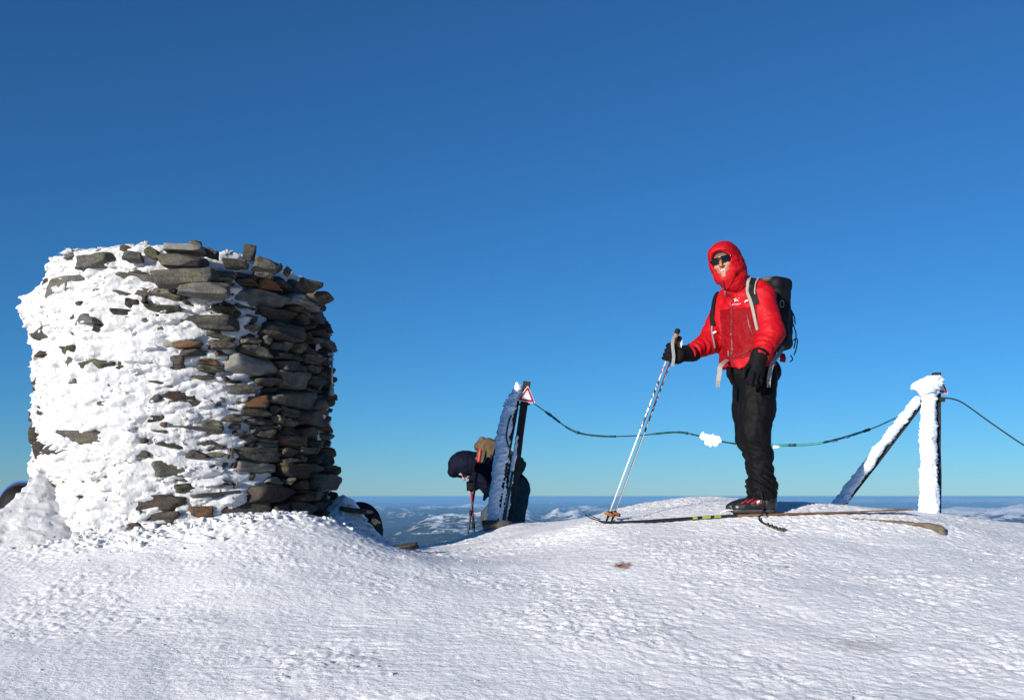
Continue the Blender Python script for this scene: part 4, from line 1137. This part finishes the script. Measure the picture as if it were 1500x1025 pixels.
for t_ in np.linspace(0, 1, 10):
    q_, m_ = onj(1059 + 4 * t_, 410 + 17 * t_, .003, HB_)
    if q_ is not None: zp_.append((q_, m_))
if len(zp_) > 3:
    V, Fc = sweep([a_ for a_, _ in zp_], 0, flat=(.008, .004), twist=np.array([b_ for _, b_ in zp_])); link('collar_zip', mesh('collar_zip', V, Fc, False), M_ZIP, jk)
def hood_line(name, uv, wd_, mat):
    a_ = [onj(u_, v_, .0015, HB_) for u_, v_, _ in bezier([(x_, y_, 0) for x_, y_ in uv], 18)]; a_ = [x_ for x_ in a_ if x_[0] is not None]
    if len(a_) > 3:
        V, Fc = sweep([x_[0] for x_ in a_], 0, flat=(wd_, .003), twist=np.array([x_[1] for x_ in a_])); link(name, mesh(name, V, Fc, False), mat, jk)
hood_line('hood_seam_crease', [(1064, 357), (1072, 363), (1079, 375), (1083, 390)], .006, M_DRED)  # dark red strip paints the shade of a crease over the hood
hood_line('hood_seam_crease', [(1042, 372), (1050, 367), (1062, 366), (1074, 371)], .004, M_DRED)
hood_line('hood_fold_shade', [(1079, 396), (1075, 408), (1068, 420), (1064, 427)], .007, M_DRED)  # shade of the fold beside the chin, laid on as a dark red strip
strip('pocket_zip', [(1095, 461), (1097.5, 475), (1103, 492)], .007, .003, M_ZIP, jk)
strip('pocket_seam', [(1071, 524), (1085, 520), (1103, 511)], .004, .002, M_ZIP, jk)
strip('zip_pull', [(1062.5, 425), (1062.8, 429), (1063, 432)], .006, .004, M_GSTRAP, jk, 6)
strip('zip_pull', [(1067.6, 514), (1068, 518), (1068.2, 521)], .006, .004, M_GSTRAP, jk, 6)

# ---- rucksack
pack = empty('rucksack', S(1132, 528, .2)); tag(pack, 'black rucksack with grey straps worn by the skier in red', 'rucksack')
PC = S(1127, 468, .17); PR = frame(-FV + np.array([0, 0, -.05]), (.05, .04, 1))           # front of the pack looks backwards
def pk(p):
    d = rbox(p, PC, (.138, .092, .235), PR, .07); d = smin(d, rbox(p, PC + PR.T @ np.array([0, .085, -.06]), (.12, .06, .15), PR, .05), .03)
    return d + .010 * fbm(p * 10, 3)
sdf_obj('pack_body', pk, PC - .36, PC + .36, .010, M_BLACKN, pack, lambda p, v: v - .006 * (ridged(p * 12, 2) - .4), .03)
def lid(p): return rbox(p, PC + PR.T @ np.array([0, .01, .235]), (.132, .10, .058), PR, .05) + .006 * fbm(p * 14, 2)
sdf_obj('lid', lid, PC + np.array([-.3, -.3, .08]), PC + np.array([.3, .3, .40]), .010, M_BLACKN, pack)
def lidp(p): return ell(p, S(1124, 410, .10), (.045, .045, .022)) + .004 * fbm(p * 30, 2)
sdf_obj('lid_strap_roll', lidp, S(1124, 410, .10) - .07, S(1124, 410, .10) + .07, .006, plain('olive_webbing', (.09, .085, .06), .8), pack)
strip('shoulder_strap', [(1097, 407), (1096, 416), (1097, 428), (1101, 445), (1107, 466), (1112, 484)], .020, .010, M_STRAP, pack, 30, .008)
strip('shoulder_strap_pad', [(1104, 408), (1102.5, 418), (1104, 430), (1108, 446)], .045, .010, M_BLACKN, pack, 24, .004)
strip('strap_edge', [(1113, 409), (1109, 414), (1107, 424), (1108, 432)], .008, .010, M_STRAP, pack, 20, .007)
strip('shoulder_strap', [(1053.5, 426), (1048, 437), (1045.5, 452), (1043, 466), (1044, 478)], .030, .010, M_BLACKN, pack, 24, .005)
strip('sternum_strap', [(1092, 443.5), (1095, 442), (1098, 441)], .009, .008, M_LOGO, pack, 10, .010)
strip('lower_strap', [(1043, 478), (1042.5, 488), (1045, 500), (1046.5, 509)], .008, .005, M_GSTRAP, pack, 16, .004)
strip('buckle', [(1044, 489), (1046.5, 487.5), (1048, 486.5)], .013, .010, M_LOGO, pack, 8, .006)
def ribbon(name, pts, w_, mat, parent, nrm_, th__=.004, n=20):
    V, Fc = sweep(bezier(pts, n), 0, flat=(w_, th__), twist=np.array(nrm_, float)); return link(name, mesh(name, V, Fc, False), mat, parent)
ribbon('hip_belt', [S(1066, 527, -.05), S(1060, 531, -.16), S(1055, 537, -.20), S(1054, 546, -.20), S(1052, 558, -.20)], .030, M_STRAP, pack, (-.3, -1, .2))
ribbon('hip_belt', [S(1142, 505, .02), S(1147, 508, -.05), S(1143, 516, -.16), S(1134, 528, -.22), S(1129, 540, -.23), S(1126, 558, -.22)], .028, M_GSTRAP, pack, (.2, -1, .1))
for (u, v, y) in ((1051.5, 561, -.20), (1126, 561, -.22)):
    V, Fc = join_geo([box_geo(S(u, v, y), (.012, .006, .012)), box_geo(S(u - 1.6, v + 4, y), (.004, .005, .010)), box_geo(S(u + 1.6, v + 4, y), (.004, .005, .010))]); link('buckle', mesh('buckle', V, Fc, False), M_STRAP, pack)
for pts in (((1157, 452, .22), (1163, 462, .22), (1165, 475, .22)), ((1160, 470, .2), (1166, 490, .22), (1163, 510, .2)), ((1162, 498, .2), (1168, 497, .22), (1166, 512, .2), (1163, 520, .2)), ((1158, 520, .2), (1161, 526, .2), (1157, 530, .2)), ((1146, 440, .08), (1148, 448, .08), (1145, 455, .06))):
    tube('cord', bezier([S(*q_) for q_ in pts], 14), .0045, M_BLACKN, pack, 6)
tube('loop', [S(1145.5 + 3*math.cos(a), 445 + 5*math.sin(a), -.02) for a in np.linspace(0, 6.1, 16)], .003, M_STRAP, pack, 6)
ribbon('red_tab', [S(1145, 519, .1), S(1147, 524, .08), S(1146, 530, .08)], .035, M_RED, pack, (.2, -1, .1), .02, 8)

# ---- the two poles
M_SHAFT = new_mat('silver_white_pole', (.62, .62, .62), .35, .25); t = NT(M_SHAFT)
geo = t.n('ShaderNodeNewGeometry'); sp = t.n('ShaderNodeSeparateXYZ'); t.l(geo.outputs['Position'], sp.inputs[0])
za, zb = S(0, 640)[2], S(0, 556)[2]
band = t.n('ShaderNodeMapRange'); band.inputs[1].default_value = za; band.inputs[2].default_value = zb; band.clamp = False; t.l(sp.outputs[2], band.inputs[0])
rp_ = t.ramp(band.outputs[0], [(0.0, 0.0), (.06, 1.0), (.94, 1.0), (1.0, 0.0)])
nz = t.noise(95, 2, .5, t.mapping((1, 1, .35))); r2 = t.ramp(nz.outputs[0], [(.45, 1.0), (.52, 0.0)])
mm = t.n('ShaderNodeMath', operation='MULTIPLY'); t.l(rp_.outputs[0], mm.inputs[0]); t.l(r2.outputs[0], mm.inputs[1])
c1 = t.mix(mm.outputs[0], (.66, .66, .65), (.015, .015, .016))
zr = t.n('ShaderNodeMapRange'); zr.inputs[1].default_value = S(0, 556)[2]; zr.inputs[2].default_value = S(0, 534)[2]; zr.clamp = False; t.l(sp.outputs[2], zr.inputs[0])
r3 = t.ramp(zr.outputs[0], [(0.0, 0.0), (.1, 1.0), (.9, 1.0), (1.0, 0.0)]); nz2 = t.noise(60, 1, .5, t.mapping((1, 1, .8))); r4 = t.ramp(nz2.outputs[0], [(.52, 0.0), (.56, 1.0)])
m3 = t.n('ShaderNodeMath', operation='MULTIPLY'); t.l(r3.outputs[0], m3.inputs[0]); t.l(r4.outputs[0], m3.inputs[1])
t.l(t.mix(m3.outputs[0], c1, (.45, .03, .03)), t.bsdf.inputs['Base Color'])
M_CORK = plain('cork_grip', (.36, .15, .06), .8, var=.3, scale=90, bump=.4)
M_BASK = plain('amber_brown_plastic', (.24, .085, .025), .45, var=.3, scale=40, bump=.1)
for i, (a, b) in enumerate(PT):
    pl = empty('ski_pole', b); tag(pl, ('white ski pole with higher grip, left of the pair in the skier\'s hand', 'white ski pole with lower grip, right of the pair in the skier\'s hand')[i], 'ski pole', 'white ski poles of the skier')
    ax_ = (b - a) / np.linalg.norm(b - a); L_ = np.linalg.norm(b - a)
    tube('shaft', [a + ax_ * L_ * t_ for t_ in (.09, .4, .7, .965)], [.0075, .007, .0062, .0055], M_SHAFT, pl, 10)
    tube('grip', [a + ax_ * s_ for s_ in (.01, .03, .06, .10, .14, .165)], [.015, .0165, .015, .0145, .0135, .011], M_CORK, pl, 12)
    tube('grip_cap', [a + ax_ * s_ for s_ in (-.022, -.016, -.002, .014)], [.011, .017, .019, .016], M_BLACKN, pl, 12)
    tube('tip', [a + ax_ * s_ for s_ in (L_ * .955, L_ * .985, L_ + .004)], [.008, .0065, .002], M_BLACKN, pl, 8)
    # half-moon basket round the shaft
    bc = a + ax_ * (L_ - .075); o1 = np.cross(ax_, [0, 1, 0]); o1 /= np.linalg.norm(o1); o2 = np.cross(ax_, o1)
    V, Fc = [], []; nn = 16
    for k in range(nn + 1):
        an = math.radians(-150 + 300 * k / nn) + (.4 if i else 0); ca, sa = math.cos(an), math.sin(an)
        rad = .034 + .008 * math.cos(an * 2)
        for rr_, off in ((.010, -.008), (rad, -.014), (rad + .004, 0), (rad, .008), (.010, .010)):
            V.append(bc + (o1 * ca + o2 * sa) * rr_ + ax_ * off)
    for k in range(nn):
        for j in range(5): Fc.append((k*5+j, k*5+(j+1) % 5, (k+1)*5+(j+1) % 5, (k+1)*5+j))
    Fc += [(0, 1, 2, 3, 4), (nn*5+4, nn*5+3, nn*5+2, nn*5+1, nn*5)]
    link('basket', mesh('basket', V, Fc, False), M_BASK, pl)
    tube('basket_collar', [bc - ax_ * .022, bc - ax_ * .008, bc + ax_ * .012], [.011, .014, .013], M_BLACKN, pl, 10)
    st = [a + ax_ * .012 + e1 * .012, a + ax_ * .05 + e1 * -.012 - e2 * .022, a + ax_ * .11 + e1 * .0 - e2 * .05, a + ax_ * .17 + e1 * .03 - e2 * .052, a + ax_ * .235 + e1 * .046 - e2 * .05] if i == 0 else [a + ax_ * .0 + e1 * .014, a + ax_ * .04 + e1 * .024, a + ax_ * .08 + e1 * .022, a + ax_ * .11 + e1 * .012]
    ribbon('strap', st, .021, M_GSTRAP if i == 0 else M_LOGO, pl, (-.2, -1, .1), .003, 14)

# ---- skis
M_SKI = plain('black_ski_topsheet', (.012, .012, .014), .35, var=.3, scale=20, bump=.05)
M_SKIB = plain('brown_ski_topsheet', (.17, .085, .04), .5, var=.25, scale=15, bump=.1)
M_LIME = plain('lime_print', (.24, .29, .03), .5, var=.1, bump=0)
SKP = [(857, 754.5), (862, 757.5), (870, 761), (882, 764), (900, 765.2), (940, 764.3), (980, 762.3), (1040, 758.8), (1080, 756.6), (1105, 755), (1140, 753.6), (1180, 752.2), (1260, 749.8), (1335, 747.2)]
def ski(dd, du, label, marks):
    d0 = SD + dd
    def K(u, v): p = P(u + du, v, SD - .09); return np.array([p[0], d0, p[2]])
    c = bezier([K(u, v) for u, v in SKP], 120); sk = empty('ski', K(1105, 757)); tag(sk, label, 'ski', 'skis of the skier in red')
    s_ = np.linspace(0, 1, 120); wd = .066 + .018 * np.exp(-((s_ - .12) / .10) ** 2) + .010 * np.exp(-((s_ - 1) / .12) ** 2); wd *= np.clip(s_ / .05, .12, 1) ** .5
    th2 = .007 + .011 * np.exp(-((s_ - .55) / .22) ** 2)
    V, Fc = [], []
    for i in range(120):
        T_ = c[min(i+1, 119)] - c[max(i-1, 0)]; T_ /= np.linalg.norm(T_); up = np.cross(T_, [0, -1, 0]); up *= np.sign(up[2]) if abs(up[2]) > 1e-6 else 1
        for a_, b_ in ((-.5, 0), (.5, 0), (.5, .6), (.42, 1), (-.42, 1), (-.5, .6)): V.append(c[i] + np.array([0, 1, 0]) * a_ * wd[i] + up * b_ * th2[i])
    for i in range(119):
        for k in range(6): Fc.append((i*6+k, (i+1)*6+k, (i+1)*6+(k+1) % 6, i*6+(k+1) % 6))
    Fc.append(tuple(range(6))); Fc.append(tuple(119*6 + k for k in range(5, -1, -1)))
    me = mesh('ski_blade', V, Fc, False); me.materials.append(M_SKI); me.materials.append(M_SKIB)
    uc = 750 + F * (c[:, 0]) / (SD - .09) - du
    for p_ in me.polygons:
        u_ = uc[min(p_.vertices[0] // 6, 119)]; p_.material_index = 1 if 1078 < u_ else 0
    link('ski_blade', me, None, sk)
    if marks:
        for (u0, u1) in ((1013, 1019), (1024, 1030), (1036, 1040), (1044, 1046.5), (1048.5, 1050.5)):
            i0, i1 = int(np.argmin(abs(uc - u0))), max(int(np.argmin(abs(uc - u1))), int(np.argmin(abs(uc - u0))) + 1); V, Fc = [], []
            for i in (i0, i1):
                up = np.array([0, 0, 1]); b0 = c[i] + np.array([0, -wd[i] / 2 - .0012, 0]); V += [b0 + up * .0015, b0 + up * th2[i] * .62, c[i] + np.array([0, -wd[i] * .42, th2[i] + .0012]), c[i] + np.array([0, wd[i] * .2, th2[i] + .0012])]
            Fc = [(0, 4, 5, 1), (1, 5, 6, 2), (2, 6, 7, 3)]; link('decal', mesh('decal', V, Fc, False), M_LIME, sk)
    # binding: toe plate, bail, heel plate, leash
    i = int(np.argmin(abs(uc - 1086))); b0 = c[i] + np.array([0, 0, th2[i]])
    V, Fc = join_geo([box_geo(b0 + np.array([.0, 0, .004]), (.05, .03, .004)), box_geo(b0 + np.array([-.02, -.03, .012]), (.03, .004, .012)), box_geo(b0 + np.array([-.02, .03, .012]), (.03, .004, .012))]); bd = link('binding', mesh('binding', V, Fc, False), M_BLACKN, sk)
    tube('bail', bezier([b0 + np.array(q_) for q_ in ((-.0, -.028, .02), (-.08, -.028, .030), (-.120, -.020, .020), (-.145, 0, .006), (-.120, .020, .020), (-.08, .028, .030), (0, .028, .02))], 20), .0028, M_LOGO, bd, 6)
    i = int(np.argmin(abs(uc - 1128))); b1_ = c[i] + np.array([0, 0, th2[i]]); V, Fc = box_geo(b1_ + np.array([0, 0, .005]), (.06, .03, .005)); link('heel_plate', mesh('heel_plate', V, Fc, False), M_BLACKN, sk)
    return c
ski(-.09, 0, 'nearer black and brown ski with lime lettering under the front boot', True)
ski(.14, 9, 'farther black and brown ski, mostly hidden behind the other', False)
# safety leash hanging from the near boot on to the snow
ls = empty('leash', S(1118, 772, -.3)); tag(ls, 'black cord leash hanging from the boot on to the snow', 'leash')
def G(x, y, o_): return np.array([x, y, surf(x, y) + o_])
q1 = S(1117, 740, -.165); q2 = S(1117, 752, -.175); q3 = S(1113, 758, -.19)
x3 = q3[0]
lp_ = [q1, q2, S(1112, 757, -.19), G(x3 - .01, SD - .27, .012), G(x3 + .03, SD - .36, .010), G(x3 + .07, SD - .44, .012)]
tube('cord', bezier(lp_, 24), .006, M_BLACKN, ls, 6)
pts = bezier([lp_[3], lp_[4], lp_[5], G(x3 + .095, SD - .47, .014)], 40)
hel = []
for k, p_ in enumerate(pts[8:]): hel.append(p_ + .010 * np.array([math.cos(k * 1.1), math.sin(k * 1.1) * .6, math.sin(k * 1.1)]))
tube('braid', hel, .006, plain('speckled_cord', (.05, .05, .04), .8, var=.8, scale=200), ls, 6)
tube('boot_strap', [S(1112, 712, -.17), S(1116, 725, -.185), S(1118, 740, -.175), S(1118, 750, -.175)], .005, M_BLACKN, ls, 6)
print('skier', round(time.time() - T0, 1))
# ================================================================== the stooping hiker behind the left post
HD = 10.25
def Q(u, v, dy=0.0): return P(u, v, HD + dy)
M_TAN = plain('tan_canvas', (.105, .066, .032), .85, var=.45, scale=22, bump=.5, bscale=70, bdist=.01)
M_OLIVE = plain('olive_canvas', (.075, .065, .035), .85, var=.3, scale=22, bump=.4, bscale=70, bdist=.01)
M_TROU = plain('grey_green_trousers', (.045, .060, .062), .75, var=.3, scale=16, bump=.3, bscale=60, bdist=.006, spec=.2)
M_DNAVY = plain('dark_navy_jacket', (.004, .0055, .016), .75, var=.25, scale=20, bump=.3, bscale=60, bdist=.006, spec=.12)
hiker = empty('person', Q(745, 845)); tag(hiker, 'stooping hiker in dark navy hooded jacket leaning on walking poles', 'person')
def chain(p, pts, k=.03):
    d = None
    for (a, ra), (b, rb) in zip(pts[:-1], pts[1:]):
        s_ = seg(p, a, b, ra, rb); d = s_ if d is None else smin(d, s_, k)
    return d
nearA = [(Q(717, 683, -.17), .085), (Q(729, 706, -.24), .07), (Q(709, 688, -.30), .052)]
farA = [(Q(706, 690, .15), .08), (Q(697, 706, .14), .062), (Q(692, 712, .08), .05)]
def hj(p):
    d = smin(chain(p, [(Q(702, 686), .145), (Q(722, 694), .175), (Q(752, 716), .165)], .06), ell(p, Q(728, 712), (.15, .17, .12)), .05)
    return smin(smin(d, chain(p, nearA), .03), chain(p, farA), .03)
def hj_d(p, v): return v - .010 * (ridged(np.stack([p[:, 0] * 9, p[:, 1] * 6, p[:, 2] * 9], 1), 2) - .4) - .005 * fbm(p * 20, 2)
sdf_obj('jacket', hj, Q(668, 748, -.45), Q(782, 650, .45), .011, M_DNAVY, hiker, hj_d, .05)
hF = frame((-.28, -.24, -.93), (-.92, 0, .30)); hC = Q(681, 685, -.03)
def hloc(p): return (p - hC.astype(np.float32)) @ hF.T.astype(np.float32)
def hh(p):
    q = hloc(p); d = ell(q, H(0, -.01, .02), (.075, .095, .105)); d = smin(d, ell(q, H(0, .02, -.06), (.056, .066, .062)), .03)
    d = smin(d, seg(q, H(0, .09, .0), H(0, .118, -.03), .009, .014), .012); d = smin(d, ell(q, H(0, .078, -.098), (.024, .02, .018)), .015)
    d = smin(d, seg(q, H(-.02, .088, -.058), H(.02, .088, -.058), .009, .009), .006)
    for s in (-1, 1): d = smin(d, ell(q, H(s * .036, .066, -.022), (.024, .022, .022)), .015)
    return smin(d, seg(q, H(0, -.03, -.07), H(0, -.09, -.18), .055, .06), .03)
sdf_obj('head', hh, hC - .26, hC + .26, .007, M_SKIN, hiker)
def hgl(p):
    q = hloc(p); d = rbox(q, H(0, .088, .018), (.066, .010, .022), None, .008); return np.minimum(d, np.minimum(rbox(q, H(.070, .04, .02), (.004, .05, .012), None, .003), rbox(q, H(-.070, .04, .02), (.004, .05, .012), None, .003)))
sdf_obj('goggles', hgl, hC - .2, hC + .2, .006, plain('pale_goggle', (.55, .6, .62), .3, var=.1, bump=0), hiker)
def hhood(p):
    q = hloc(p); d = ell(q, H(0, -.025, .030), (.112, .130, .140)); d = smin(d, seg(q, H(0, -.05, -.03), H(0, -.08, -.20), .115, .15), .07); d = smin(d, seg(q, H(0, .03, .10), H(0, .085, .115), .06, .03), .04)
    d = smin(d, ell(q, H(0, .045, .09), (.095, .075, .06)), .03)
    op = ell(q, H(0, .155, -.05), (.072, .11, .075)); return smax(d, -op, .01)
sdf_obj('hood', hhood, hC - .36, hC + .36, .009, M_DNAVY, hiker, lambda p, v: v - .006 * (ridged(p * 11, 2) - .4), .03)
def ht(p):
    d = smin(ell(p, Q(753, 716), (.15, .185, .15)), chain(p, [(Q(755, 720, -.10), .135), (Q(751, 765, -.10), .105), (Q(748, 838, -.08), .085)]), .04)
    d = smin(d, chain(p, [(Q(748, 722, .09), .13), (Q(719, 757, .06), .095), (Q(722, 838, .08), .08)]), .03); return d
sdf_obj('trousers', ht, Q(695, 845, -.35), Q(785, 690, .35), .012, M_TROU, hiker, lambda p, v: v - .010 * (ridged(np.stack([p[:, 0] * 8, p[:, 1] * 8, p[:, 2] * 5], 1), 2) - .4) - .004 * fbm(p * 22, 2), .04)
for (u, y) in ((745, -.08), (719, .08)):
    def bt(p): return smax(smin(seg(p, Q(u, 832, y), Q(u, 843, y), .07, .06), seg(p, Q(u, 842, y), Q(u - 24, 845, y), .058, .045), .03), Q(u, 850, y)[2] - p[:, 2], .008)
    sdf_obj('boot', bt, Q(u - 36, 856, y - .12), Q(u + 14, 820, y + .12), .012, M_BOOT, hiker)
# poles: a black one with red grip in the near hand, a red one in the far hand
M_BPOLE = plain('black_pole', (.03, .03, .032), .4, .2, var=.3); M_RPOLE = plain('red_pole', (.42, .02, .02), .4, var=.2); M_RGRIP = plain('red_grip', (.55, .035, .02), .5, var=.15)
hp = [(Q(704, 659, -.32), Q(684, 790, -.30)), (Q(689, 697, .06), Q(695, 790, .02))]
for i, (a, b) in enumerate(hp):
    ax_ = (b - a) / np.linalg.norm(b - a); L_ = np.linalg.norm(b - a); b = b + ax_ * .35; L_ += .35
    wp = empty('walking_pole', b); tag(wp, ('black walking pole with red grip in front of the stooping hiker', 'red walking pole held low under the stooping hiker\'s face')[i], 'walking pole', 'walking poles of the hiker')
    tube('shaft', [a + ax_ * L_ * t_ for t_ in (.1, .5, .75, 1.0)], [.011, .011, .009, .006], (M_BPOLE, M_RPOLE)[i], wp, 8)
    if i: tube('lower_shaft', [a + ax_ * L_ * t_ for t_ in (.40, .7, 1.0)], [.0125, .0115, .007], M_BPOLE, wp, 8)
    tube('grip', [a + ax_ * s_ for s_ in (-.01, .01, .06, .10, .16)], [.012, .019, .016, .017, .013], (M_RGRIP, M_BLACKN)[i], wp, 10)
    tube('clamp', [a + ax_ * (L_ * .48 + s_) for s_ in (0, .05)], .017, M_BLACKN, wp, 8)
def hand(name, c, ax_, r0, wrist):
    a1_ = np.cross(ax_, [0, 1, 0]); a1_ /= np.linalg.norm(a1_); a2_ = np.cross(ax_, a1_)
    def f(p):
        d = smin(rbox(p, c + a1_ * r0 * 1.1, (.026, .036, .045), np.stack([a1_, a2_, ax_]), .02), seg(p, c + a1_ * r0 * 1.2, wrist, .042, .05), .03)
        for k, so in enumerate((-.036, -.012, .012, .034)):
            pts = [(c + ax_ * so + a1_ * math.cos(t_) * r0 + a2_ * math.sin(t_) * r0, .0145) for t_ in np.radians([10, 70, 130, 190])]; d = smin(d, chain(p, pts, .006), .006)
        pts = [(c + ax_ * -.03 + a1_ * math.cos(t_) * r0 * 1.1 + a2_ * math.sin(t_) * r0 * 1.1, .016) for t_ in np.radians([-10, -70, -140])]; return smin(d, chain(p, pts, .006), .008)
    sdf_obj(name, f, np.minimum(c, wrist) - .12, np.maximum(c, wrist) + .12, .007, M_GLOVE, hiker)
for (a, b), t_, wst, rr_ in ((hp[0], .17, nearA[2][0], .034), (hp[1], .10, farA[2][0], .034)):
    ax_ = (b - a) / np.linalg.norm(b - a); c = a + ax_ * t_
    sgn = np.sign((wst - c)[0]) or 1; v_ = np.cross(ax_, [0, 1, 0]); 
    hand('glove', c, ax_ if np.sign(v_[0]) == sgn else -ax_, rr_, wst)
# canvas rucksack on the back
hk = empty('rucksack', Q(745, 690)); tag(hk, 'tan and olive canvas rucksack on the stooping hiker\'s back', 'rucksack')
ax_ = Q(760, 700) - Q(706, 668); ax_ /= np.linalg.norm(ax_); upn = np.array([ax_[2] * -1, 0, ax_[0]]); upn *= np.sign(upn[2])
KR = np.stack([ax_, np.array([0, 1., 0]), upn]); KC = Q(733, 670, .0)
def kb(p): return rbox(p, KC, (.22, .165, .105), KR, .04) + .014 * fbm(p * 7, 3)
sdf_obj('pack_body', kb, KC - .36, KC + .36, .012, M_TAN, hk, lambda p, v: v - .010 * (ridged(p * 9, 2) - .4), .04)
def kl(p): return smin(rbox(p, KC - ax_ * .19 + upn * .015, (.085, .15, .07), KR, .03), rbox(p, KC - ax_ * .16 + upn * -.07 - np.array([0, .10, 0]), (.05, .05, .08), KR, .03), .03) + .012 * fbm(p * 9 + 4, 3)
sdf_obj('lid', kl, KC - ax_ * .19 - .26, KC - ax_ * .19 + .26, .011, M_TAN, hk, lambda p, v: v - .010 * (ridged(p * 11, 2) - .4), .04)
def kp(p): return rbox(p, KC + ax_ * .17 + upn * -.03 - np.array([0, .05, 0]), (.09, .16, .115), KR, .05) + .012 * fbm(p * 9 + 8, 3)
sdf_obj('pocket', kp, KC + ax_ * .17 - .3, KC + ax_ * .17 + .3, .011, M_OLIVE, hk, lambda p, v: v - .008 * (ridged(p * 11, 2) - .4), .04)
for (u0, u1, y_) in ((712, 706, -.12), (724, 719, -.14), (738, 735, -.14)): ribbon('strap', [KC + (Q(u0, 655) - KC) * 1.0 + np.array([0, y_, .02]), Q((u0 + u1) / 2, 664, y_ * 1.5), Q(u1, 676, y_ * 1.7)], .022, M_OLIVE, hk, (-.3, -1, .5), .008, 10)
ribbon('strap', [Q(703, 672, -.17), Q(705, 684, -.22), Q(713, 691, -.27), Q(722, 693, -.27)], .035, M_TAN, hk, (-.2, -1, .3), .01)
ribbon('strap', [Q(727, 694, -.30), Q(722, 705, -.30), Q(714, 716, -.28), Q(711, 722, -.24), Q(709, 733, -.24)], .030, M_TAN, hk, (-.5, -1, .1), .006)
ribbon('strap', [Q(710, 730, -.24), Q(716, 724, -.24), Q(722, 720, -.22)], .025, M_TAN, hk, (-.2, -1, .2), .006)
# he stands farther down the back of the ridge: set the whole figure there at full size
for r_, px_ in ((hiker, (745, 845)), (hk, (745, 690))):
    r_.location = P(px_[0], px_[1], 12.0); r_.scale = (12.0 / HD,) * 3
for r_, i in zip([o for o in C.objects if o.name.startswith('walking_pole')], (0, 1)):
    L0 = np.array(r_.location); d1 = L0[1] * 12.0 / HD; r_.location = P(750 + F * L0[0] / L0[1], HV - F * (L0[2] - EYE) / L0[1], d1); r_.scale = (12.0 / HD,) * 3
print('hiker', round(time.time() - T0, 1))
